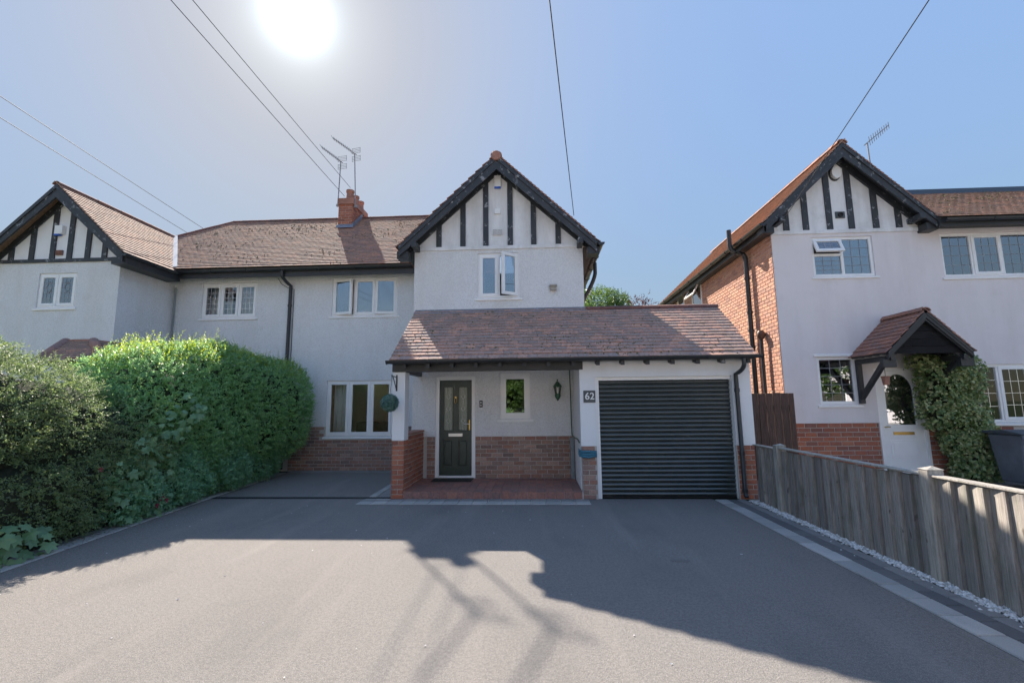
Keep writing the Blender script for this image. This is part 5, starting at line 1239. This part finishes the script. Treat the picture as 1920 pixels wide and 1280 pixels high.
for a, b in zip(fy[:-1], fy[1:]):
    a2 = a-(.06 if a in posts else 0); b2 = b+.06; n = max(1, round((a2-b2)/.155)); st_ = (a2-b2)/n
    for i in range(n):
        y1 = a2-i*st_; y0 = y1-st_*random.uniform(.96, 1.06)-.02; z1 = fh(y0)-.012+random.uniform(-.010, .002); lean = random.gauss(0, .006)
        y0 = max(y0, b2-.0)
        # feather edge: thick at one side, thin where the next one laps it
        MB().faces([(FX-.022, y1, .015), (FX-.066, y0+.016, .015), (FX-.066, y0, .015), (FX-.012, y0, .015), (FX-.014, y1, .015),
                    (FX-.022+lean, y1, z1), (FX-.066+lean, y0+.016, z1), (FX-.066+lean, y0, z1), (FX-.012+lean, y0, z1), (FX-.014+lean, y1, z1)],
                   [(4, 3, 2, 1, 0), (5, 6, 7, 8, 9), (0, 1, 6, 5), (1, 2, 7, 6), (2, 3, 8, 7), (3, 4, 9, 8), (4, 0, 5, 9)]).build('board', 'fence_wood', FN)
    MB().box(FX-.07, FX+.03, b2, a2, fh(b)-.006, fh(b)+.012).build('capping', 'fence_post', FN, bevel=.004)
    for z in (.22, .62): MB().box(FX-.010, FX+.05, b2, a2, z, z+.07).build('rail', 'fence_wood', FN)
GTE = thing('side_gate', 'dark brown boarded gate between the garage and the pink white house', 'gate', (4.4, 9.9, 0))
gz = onY(1440, 737, 9.9).z; x = AX1+.01; i = 0
while x < RX0-.03:
    w = random.uniform(.13, .16); x1 = min(x+w, RX0-.01)
    MB().box(x, x1-.008, 9.9+(.006 if i % 2 else 0), 9.93+(.006 if i % 2 else 0), .03, gz+random.uniform(-.012, .012)).build('board', 'gate_wood', GTE, bevel=.004)
    x += w; i += 1
for z in (.35, 1.45): MB().box(AX1+.01, RX0-.01, 9.938, 9.98, z, z+.10).build('rail', 'gate_wood', GTE)

# ------------------------------------------------------------------ planting
def blob_points(blobs, n, p=3.0, rough=.07, inside=.90, zmin=.05):
    """points on the outer skin of a union of rounded boxes; returns points and outward normals"""
    area = np.array([b[1][0]*b[1][1]+b[1][1]*b[1][2]+b[1][0]*b[1][2] for b in blobs]); cnt = (n*area/area.sum()).astype(int)
    PP, NN = [], []
    for (c, r), k in zip(blobs, cnt):
        c, r = np.array(c, float), np.array(r, float)
        d = unit(rng.normal(0, 1, (k, 3))*np.array([r[1]*r[2], r[0]*r[2], r[0]*r[1]])**.5)
        t_ = (np.abs(d/r)**p).sum(1)**(-1/p); q = d*t_[:, None]
        nn = unit(np.sign(q)*np.abs(q/r)**(p-1)/r)
        q = c+q
        ph = np.sin(q[:, 0]*3.1+1.3)*np.sin(q[:, 1]*2.7+.5)*np.sin(q[:, 2]*3.3+2.1)+.6*np.sin(q[:, 0]*7.7+q[:, 1]*6.1)*np.sin(q[:, 2]*8.3+q[:, 1]*5)
        q = q+nn*(ph*rough-rng.exponential(.05, k))[:, None]
        keep = q[:, 2] > zmin
        for (c2, r2) in blobs:
            if c2 is c or (np.allclose(c2, c) and np.allclose(r2, r)): continue
            keep &= (np.abs((q-np.array(c2))/np.array(r2))**p).sum(1)**(1/p) > inside
        PP.append(q[keep]); NN.append(nn[keep])
    return np.concatenate(PP), np.concatenate(NN)
def core_mesh(blobs, parent, mat='twig_core', shrink=.86, p=3.0, name='branches', origin=(0, 0, 0)):
    bm = bmesh.new()
    for c, r in blobs:
        ret = bmesh.ops.create_icosphere(bm, subdivisions=3, radius=1.0)
        for v_ in ret['verts']:
            d = v_.co.normalized(); t_ = (sum(abs(d[i]/r[i])**p for i in range(3)))**(-1/p)*shrink
            v_.co = V(c)+d*t_; v_.co.z = max(v_.co.z, .0); v_.co -= V(origin)
    me = bpy.data.meshes.new(name); bm.to_mesh(me); bm.free(); me.materials.append(MATS[mat]); return mesh_obj(name, me, parent, origin)
def stems(parent, foots, spread, h, seed, r0=.03, name='stem', mat='bark'):
    r = random.Random(seed)
    for f in foots:
        a = V(f); pts = [a]
        for k in range(4): a = a+V((r.gauss(0, spread), r.gauss(0, spread), h/4)); pts.append(a)
        MB().tube(pts, [r0, r0*.85, r0*.65, r0*.45, r0*.2], 6).build(name, mat, parent, smooth=True)

# tall privet hedge next to the house
PV = thing('privet_hedge', 'tall bright green privet hedge between the drive and the neighbouring house', 'hedge', (-6.8, 9, 0))
pbl = [((-6.45, 10.65, 1.55), (1.12, .75, 1.10)), ((-6.60, 9.9, 1.55), (1.12, .85, 1.24)), ((-6.72, 9.1, 1.52), (1.08, .95, 1.38)), ((-6.76, 8.3, 1.46), (1.05, .9, 1.34)), ((-6.75, 7.6, 1.34), (1.0, .8, 1.24)), ((-6.55, 6.9, .95), (.85, .6, .95)), ((-6.65, 8.6, .5), (.80, 2.6, .7))]
core_mesh(pbl, PV, shrink=.74)
def near_side(P, xs, keep=.25):
    return (P[:, 0] > xs) | (P[:, 2] > 2.0) | (rng.random(len(P)) < keep)
P_, N_ = blob_points(pbl, 42000, rough=.065)
k_ = near_side(P_, -7.0); P_, N_ = P_[k_], N_[k_]
P_ -= N_*.05
la, lr = sprigs(P_, N_, k=9, length=(.07, .16), L=(.040, .064), wr=.55, up=.28)
Q_, M_ = blob_points([(c, tuple(x*.90 for x in r)) for c, r in pbl], 12000, rough=.05); k_ = near_side(Q_, -7.0, .1); Q_, M_ = Q_[k_], M_[k_]
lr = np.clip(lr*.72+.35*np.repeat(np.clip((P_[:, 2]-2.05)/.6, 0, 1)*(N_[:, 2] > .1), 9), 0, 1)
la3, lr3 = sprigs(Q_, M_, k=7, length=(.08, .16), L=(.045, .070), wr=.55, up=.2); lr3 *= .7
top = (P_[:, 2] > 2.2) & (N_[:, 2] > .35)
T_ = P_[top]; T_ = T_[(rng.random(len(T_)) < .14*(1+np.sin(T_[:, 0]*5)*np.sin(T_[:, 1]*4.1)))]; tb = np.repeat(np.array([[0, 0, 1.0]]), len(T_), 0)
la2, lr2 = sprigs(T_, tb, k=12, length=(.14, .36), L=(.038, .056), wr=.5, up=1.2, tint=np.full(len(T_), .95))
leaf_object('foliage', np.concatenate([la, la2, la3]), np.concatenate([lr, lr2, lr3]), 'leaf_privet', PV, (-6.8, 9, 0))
stems(PV, [(-6.5+random.gauss(0, .25), y, 0) for y in np.arange(6.6, 11.1, .45)], .08, 1.6, 5)
# darker small leaved shrub at the near end of the hedge
DK = thing('berberis_shrub', 'dark small leaved spreading shrub in front of the privet hedge by the drive', 'shrub', (-6.5, 5.4, 0))
dbl = [((-6.85, 4.8, 1.20), (1.15, 1.15, 1.36)), ((-6.80, 5.75, 1.12), (1.12, 1.0, 1.20)), ((-6.50, 6.6, .92), (.92, .80, .98)), ((-6.40, 7.2, .70), (.75, .55, .72)), ((-6.45, 4.3, .65), (.90, .95, .80)), ((-6.2, 5.5, .5), (.70, 1.3, .62)), ((-6.9, 3.4, 1.0), (1.15, .9, 1.1))]
core_mesh(dbl, DK, shrink=.72)
P_, N_ = blob_points(dbl, 30000, p=2.4, rough=.13)
k_ = (P_[:, 0] > -7.2) | (P_[:, 2] > 1.6) | (rng.random(len(P_)) < .25); P_, N_ = P_[k_], N_[k_]
P_ -= N_*.08; N2 = N_.copy(); N2[:, 2] *= .5
la, lr = sprigs(P_, N2, k=11, length=(.10, .24), L=(.026, .042), wr=.62, up=.25, spread=.8, droop=.25)
leaf_object('foliage', la, lr*.8, 'leaf_dark', DK, (-6.5, 5.4, 0))
stems(DK, [(-6.3+random.gauss(0, .3), y, 0) for y in np.arange(3.6, 6.9, .5)], .09, 1.2, 6, .022)
# low green shrub spilling over the kerb between the two
MS = thing('mixed_shrub', 'mid green low shrub filling the foot of the hedge above the kerb', 'shrub', (-6.0, 7.2, 0))
mbl = [((-6.15, 7.5, .45), (.50, 1.0, .60)), ((-6.20, 8.9, .45), (.48, 1.1, .60)), ((-6.3, 10.2, .5), (.5, .9, .6)), ((-6.0, 6.5, .40), (.45, .7, .5))]
core_mesh(mbl, MS, shrink=.70)
P_, N_ = blob_points(mbl, 9000, p=2.5, rough=.09)
la, lr = sprigs(P_-N_*.06, N_, k=9, length=(.08, .18), L=(.04, .065), wr=.55, up=.35)
leaf_object('foliage', la, lr, 'leaf_olive', MS, (-6.0, 7.2, 0))
# lobed leaves: one mesh shared by all
def lobed(name, lobes, mat):
    mb = MB(); n = len(lobes); pts = [(0, 0, 0)]+[(math.sin(a)*r, math.cos(a)*r, -.12*r*r-.05*abs(math.sin(a*2.5))) for a, r in lobes]
    me = bpy.data.meshes.new(name); me.from_pydata(pts, [], [(0, i, i+1) for i in range(1, n)]); me.materials.append(MATS[mat]); return me
R_ = math.radians
VL = lobed('leaf', [(R_(180), .28), (R_(140), .62), (R_(118), .55), (R_(95), .80), (R_(72), .52), (R_(52), .92), (R_(26), .60), (0, 1.05), (R_(-26), .60), (R_(-52), .92), (R_(-72), .52), (R_(-95), .80), (R_(-118), .55), (R_(-140), .62), (R_(-180), .28)], 'leaf_vine')
def place_leaves(root, pts, size, face, seed, jitter=.5):
    r = random.Random(seed)
    for p in pts:
        n = V((face[0]+r.gauss(0, jitter), face[1]+r.gauss(0, jitter), face[2]+r.gauss(0, jitter))).normalized()
        tip = V((r.gauss(0, .5), r.gauss(0, .5), -1)); tip = (tip-n*tip.dot(n)).normalized(); sd = tip.cross(n)
        o = mesh_obj('leaf', VL, root, p); s = r.uniform(*size)
        o.matrix_local = Matrix.Translation(V(p)-WO[root]) @ Matrix((sd, tip, n)).transposed().to_4x4() @ Matrix.Diagonal((s, s, s, 1))
        # a stalk back to the stems
def poly_pick(poly, n, seed, X):
    r = random.Random(seed); out = []
    xs, ys_ = [q[0] for q in poly], [q[1] for q in poly]
    while len(out) < n:
        x, y = r.uniform(min(xs), max(xs)), r.uniform(min(ys_), max(ys_))
        if inpoly(x, y, poly): out.append(onX(x, y, X+r.uniform(-.10, .10)))
    return out
VN = thing('sycamore_sapling', 'sapling with broad lobed leaves growing up through the hedge above the kerb', 'sapling', (-5.75, 6.9, 0))
pts = poly_pick([(185, 905), (215, 985), (300, 965), (335, 900), (330, 830), (395, 765), (355, 735), (285, 800), (225, 870)], 230, 3, -5.62)
place_leaves(VN, pts, (.05, .10), (.75, -.35, .55), 4)
stems(VN, [(-5.85, 6.9, 0), (-5.85, 7.2, 0), (-5.85, 6.6, 0)], .06, 1.5, 8, .014)
BL = thing('broad_leaf_plant', 'low plant with large lobed leaves spilling over the kerb under the dark shrub', 'plant', (-5.5, 4.75, 0))
pts = [onX(x, y, -5.42+random.uniform(-.06, .06)) for x, y in ((12, 990), (48, 985), (82, 992), (30, 1008), (62, 1014), (92, 1020), (15, 1030), (45, 1036), (72, 1040), (4, 1048), (28, 1055), (88, 1003), (55, 1000), (6, 1012), (-20, 1000), (-35, 1030), (-15, 1060), (-50, 1050), (-60, 1010))]
place_leaves(BL, pts, (.07, .125), (.7, -.3, .8), 9, .35)
stems(BL, [(-5.52, 4.75, 0), (-5.5, 4.55, 0)], .05, .3, 10, .008)
fl_ = MB()
for x, y in ((298, 935), (304, 930), (292, 948), (186, 880), (310, 938)):
    p = onX(x, y, -5.55)
    for k in range(5):
        a = k*1.256; fl_.poly([p, p+V((.02, math.cos(a)*.035, math.sin(a)*.035)), p+V((.02, math.cos(a+.7)*.04, math.sin(a+.7)*.04)), p+V((.0, math.cos(a+1.2)*.03, math.sin(a+1.2)*.03))])
t = NT('crimson'); t.set((.22, .012, .03), .6)
tag(fl_.build('crimson_flowers', 'crimson'), 'few small crimson flowers low in the hedge above the kerb', 'flowers')

# ivy on the door canopy
IV = thing('ivy', 'thick variegated ivy climbing the right side of the tiled door canopy', 'ivy', (8.3, 9.9, 0))
def ib(px, py, y, r): c = onY(px, py, y); return ((c.x, c.y, c.z), r)
ibl = [ib(1782, 705, 9.98, (.60, .30, .45)), ib(1782, 758, 10.02, (.62, .28, .52)), ib(1812, 815, 10.02, (.46, .25, .50)), ib(1830, 872, 10.0, (.38, .24, .55)), ib(1728, 678, 9.95, (.24, .25, .10)), ib(1845, 822, 10.05, (.26, .16, .10))]
core_mesh(ibl, IV, shrink=.70, p=2.6)
P_, N_ = blob_points(ibl, 5500, p=2.6, rough=.05)
N3 = N_*.7+np.array([0, -.3, -.1]); la, lr = sprigs(P_, N3, k=4, length=(.05, .12), L=(.06, .095), wr=.85, up=.0, spread=.8, droop=.4)
leaf_object('foliage', la, lr, 'leaf_ivy', IV, (8.3, 9.9, 0))
MB().tube([(8.55, 9.95, 0), (8.5, 9.9, .5), (8.35, 9.92, 1.1), (8.2, 9.9, 1.8)], [.035, .03, .025, .015], 8).build('stem', 'bark', IV, smooth=True)

n_ = 420; ly_ = rng.uniform(3.5, 11.2, n_); lx_ = np.array([kx(y) for y in ly_])-.22+rng.exponential(.14, n_)
lb = np.stack([lx_, ly_, np.full(n_, .022)], 1); ld_ = rng.normal(0, 1, (n_, 3)); ld_[:, 2] = rng.uniform(-.05, .25, n_)
lo_ = leaf_object('leaf_litter', leaf_arrays(lb, ld_, np.tile([[0, 0, 1.0]], (n_, 1)), rng.uniform(.018, .04, n_), rng.uniform(.010, .02, n_)), rng.random(n_), 'dry_leaf')
tag(lo_, 'dry brown leaf litter along the kerb at the foot of the hedge', 'leaf litter', kind='stuff')

# trees
def tree(name, label, base, h, crown, mat, seed, n=900, leaf=(.07, .12), group=None, cat='tree'):
    r = random.Random(seed); b = V(base); T = thing(name, label, cat, base, group)
    hb = h*.45
    trunk = [b+V((r.gauss(0, .04)*i, r.gauss(0, .04)*i, hb*i/4)) for i in range(5)]; r0 = .022*h+.05
    MB().tube(trunk, [r0, r0*.85, r0*.75, r0*.68, r0*.6], 9).build('trunk', 'bark', T, smooth=True)
    C0 = trunk[-1]; blobs = []
    for i in range(11):
        a = r.random()*6.283; rad = crown*(.25+.55*r.random()); z = h*(.50+.42*r.random()); rad *= (1-.6*max(0, (z/h-.6)))
        c = V((b.x+math.cos(a)*rad, b.y+math.sin(a)*rad, b.z+z)); s = crown*r.uniform(.28, .45)
        blobs.append(((c.x, c.y, c.z), (s, s, s*.8)))
        MB().tube([C0-V((0, 0, hb*.3*r.random())), C0*.5+c*.5+V((0, 0, .1*h*r.random()*.3)), c], [r0*.5, r0*.3, r0*.1], 6).build('limb', 'bark', T, smooth=True)
    P_, N_ = blob_points(blobs, n, p=2.0, rough=.22*crown*.3, inside=.55)
    P_ += rng.normal(0, .08*crown, P_.shape)
    la, lr = sprigs(P_, N_, k=8, length=(.25, .5), L=leaf, wr=.6, up=.2)
    leaf_object('crown', la, lr, mat, T, base)
    return T
tree('garden_tree', 'leafy green tree showing above the garage ridge beside the white gable', (4.3, 30, 0), 9.6, 2.0, 'leaf_tree', 3, 1700, (.10, .17))
tree('plum_tree', 'purple leaved tree whose top shows over the garage ridge', (8.0, 36, 0), 9.75, 2.6, 'leaf_purple', 5, 1200, (.10, .17))
for i, (x, y, h, c_) in enumerate(((-11.5, -11.8, 4.6, 1.5), (-2.0, -11.9, 3.9, 1.3), (5.6, -11.8, 4.0, 1.3), (18.8, -11.9, 5.6, 2.3))):
    tree('street_tree', ['broad green tree across the road behind a clipped hedge, facing the left house', 'shorter green tree across the road, facing the porch of number 62', 'round green tree across the road, facing the garage of number 62', 'tall green tree across the road, facing the pink white house'][i], (x, y, 0), h, c_, 'leaf_tree', 20+i, 1500, (.16, .26), 'trees across the road')
HG = thing('clipped_hedge', 'long clipped green hedge along the far side of the road', 'hedge', (0, -12, 0))
hbl = [((x, -10.8, .55), (2.6, .5, .65)) for x in range(-18, 22, 4)]
core_mesh(hbl, HG, shrink=.93); P_, N_ = blob_points(hbl, 5000, p=4)
la, lr = sprigs(P_, N_, k=7, length=(.12, .22), L=(.07, .11), wr=.5); leaf_object('foliage', la, lr, 'leaf_privet', HG, (0, -12, 0))

# ------------------------------------------------------------------ overhead wires to the pole across the pavement
dpole = ray(1135, 941); tt = (8.0-CAMH)/(-dpole.z); PT_ = CAM-dpole*tt
TP = thing('telegraph_pole', 'wooden telegraph pole at the kerb from which the overhead wires fan out', 'pole', (PT_.x, PT_.y, 0))
MB().tube([(PT_.x, PT_.y, 0), (PT_.x, PT_.y, PT_.z+.2)], [.14, .10], 12).build('shaft', 'bark', TP, smooth=True)
MB().lathe((PT_.x, PT_.y, PT_.z-.06), [(.10, -.05), (.17, -.04), (.17, .04), (.10, .05)], 14).build('ring_head', 'aerial_metal', TP, smooth=True)
for k in range(8): a = k*math.pi/4; MB().lathe((PT_.x+math.cos(a)*.17, PT_.y+math.sin(a)*.17, PT_.z-.02), [(.02, -.06), (.035, -.02), (.02, .02), (.03, .05), (.001, .06)], 8).build('insulator', 'white_letter', TP, smooth=True)
ends = [(onY(385, 431, RY-.05), 'overhead wire to the roof of the attached house, meeting its hip near the ridge'),
        (onY(352, 437, 13.6), 'overhead wire to the roof of the attached house, meeting its valley'),
        (onY(646, 368, CY0-.03), 'overhead wire ending low on the side of the brick chimney'),
        (onY(657, 352, CY0+.62), 'overhead wire ending behind the pots of the brick chimney'),
        (onY(1076, 404, 9.34), 'overhead wire to the right slope of the central white gable'),
        (onY(1470, 411, 9.96), 'overhead wire to the timbered gable beyond the fence')]
for e, lab in ends:
    a = PT_; n = 24; pts = []
    for i in range(n+1):
        f = i/n; q = a*(1-f)+e*f; q.z -= .22*4*f*(1-f); pts.append(q)
    tag(MB().tube(pts, .0068, 6).build('overhead_wire', 'cable_black', smooth=True), lab, 'wire')

# ------------------------------------------------------------------ pale houses across the road, unseen: added to bounce sunlight onto the shaded fronts
def added_facing_house(x0, x1, y, label, wallmat, roofmat):
    T = thing('added_facing_house', label, 'house', ((x0+x1)/2, y, 0), 'houses added across the road')
    w = x1-x0; ops = [(x0+w*.08, x0+w*.34, 3.3, 4.6), (x0+w*.62, x0+w*.90, 3.3, 4.6), (x0+w*.08, x0+w*.36, .9, 2.3), (x0+w*.62, x0+w*.92, .9, 2.3), (x0+w*.44, x0+w*.54, .1, 2.2)]
    wall(MB(), x0, x1, 0, 5.3, y, y-.25, ops).build('wall', wallmat, T)
    mb = MB(); mb.box(x0, x0+.25, y-8, y-.252, 0, 5.3); mb.box(x1-.25, x1, y-8, y-.252, 0, 5.3); mb.box(x0+.252, x1-.252, y-8, y-7.75, 0, 5.3); mb.build('shell', wallmat, T)
    for o in ops[:4]:
        f = MB(); a, b, c, d = o
        for q in ((a, b, c, c+.07), (a, b, d-.07, d), (a, a+.07, c+.07, d-.07), (b-.07, b, c+.07, d-.07), ((a+b)/2-.04, (a+b)/2+.04, c+.07, d-.07)): f.box(q[0], q[1], y-.12, y-.05, q[2], q[3])
        fo = f.build('window', 'upvc', T); MB().box(a+.07, b-.07, y-.10, y-.09, c+.07, d-.07).build('pane', 'glass', fo)
    a, b, c, d = ops[4]; MB().box(a, b, y-.12, y-.07, c, d).build('door', 'door_green', T)
    for yy, sg in ((y+.35, 1), (y-8.35, -1)):
        roof(T, 'roof', [(x0-.3, yy, 5.15), (x1+.3, yy, 5.15), (x1-2.2, y-4, 8.0), (x0+2.2, y-4, 8.0)], (1, 0, 0), tile=roofmat, gauge=.3, tw=.3, seed=int(x0*7)+99+sg)
    for xe, xi in ((x0-.3, x0+2.2), (x1+.3, x1-2.2)):
        MB().extr([(xe, y+.35, 5.15), (xe, y-8.35, 5.15), (xi, y-4, 8.0)], (0, 0, -.06)).build('hip', roofmat, T)
    MB().box((x0+x1)/2-.5, (x0+x1)/2+.5, y-4.3, y-3.7, 7.3, 9.0).build('chimney', 'brick_red_att', T)
added_facing_house(-27, -17, -14.5, 'cream rendered house added across the road to bounce light, facing the far end of the left house', 'smooth_render', 'tile_orange_att')
added_facing_house(-15.5, -5.5, -14.5, 'white rendered house added across the road to bounce light, facing the left house', 'roughcast', 'tile_main_att')
added_facing_house(-4, 6, -14.5, 'white rendered house added across the road to bounce light, directly facing number 62', 'smooth_render', 'tile_main_att')
added_facing_house(7.5, 17.5, -14.5, 'white rendered house added across the road to bounce light, facing the pink white house', 'roughcast', 'tile_orange_att')
added_facing_house(19, 29, -14.5, 'pale pink rendered house added across the road to bounce light, beyond the garage side', 'pink_render', 'tile_main_att')
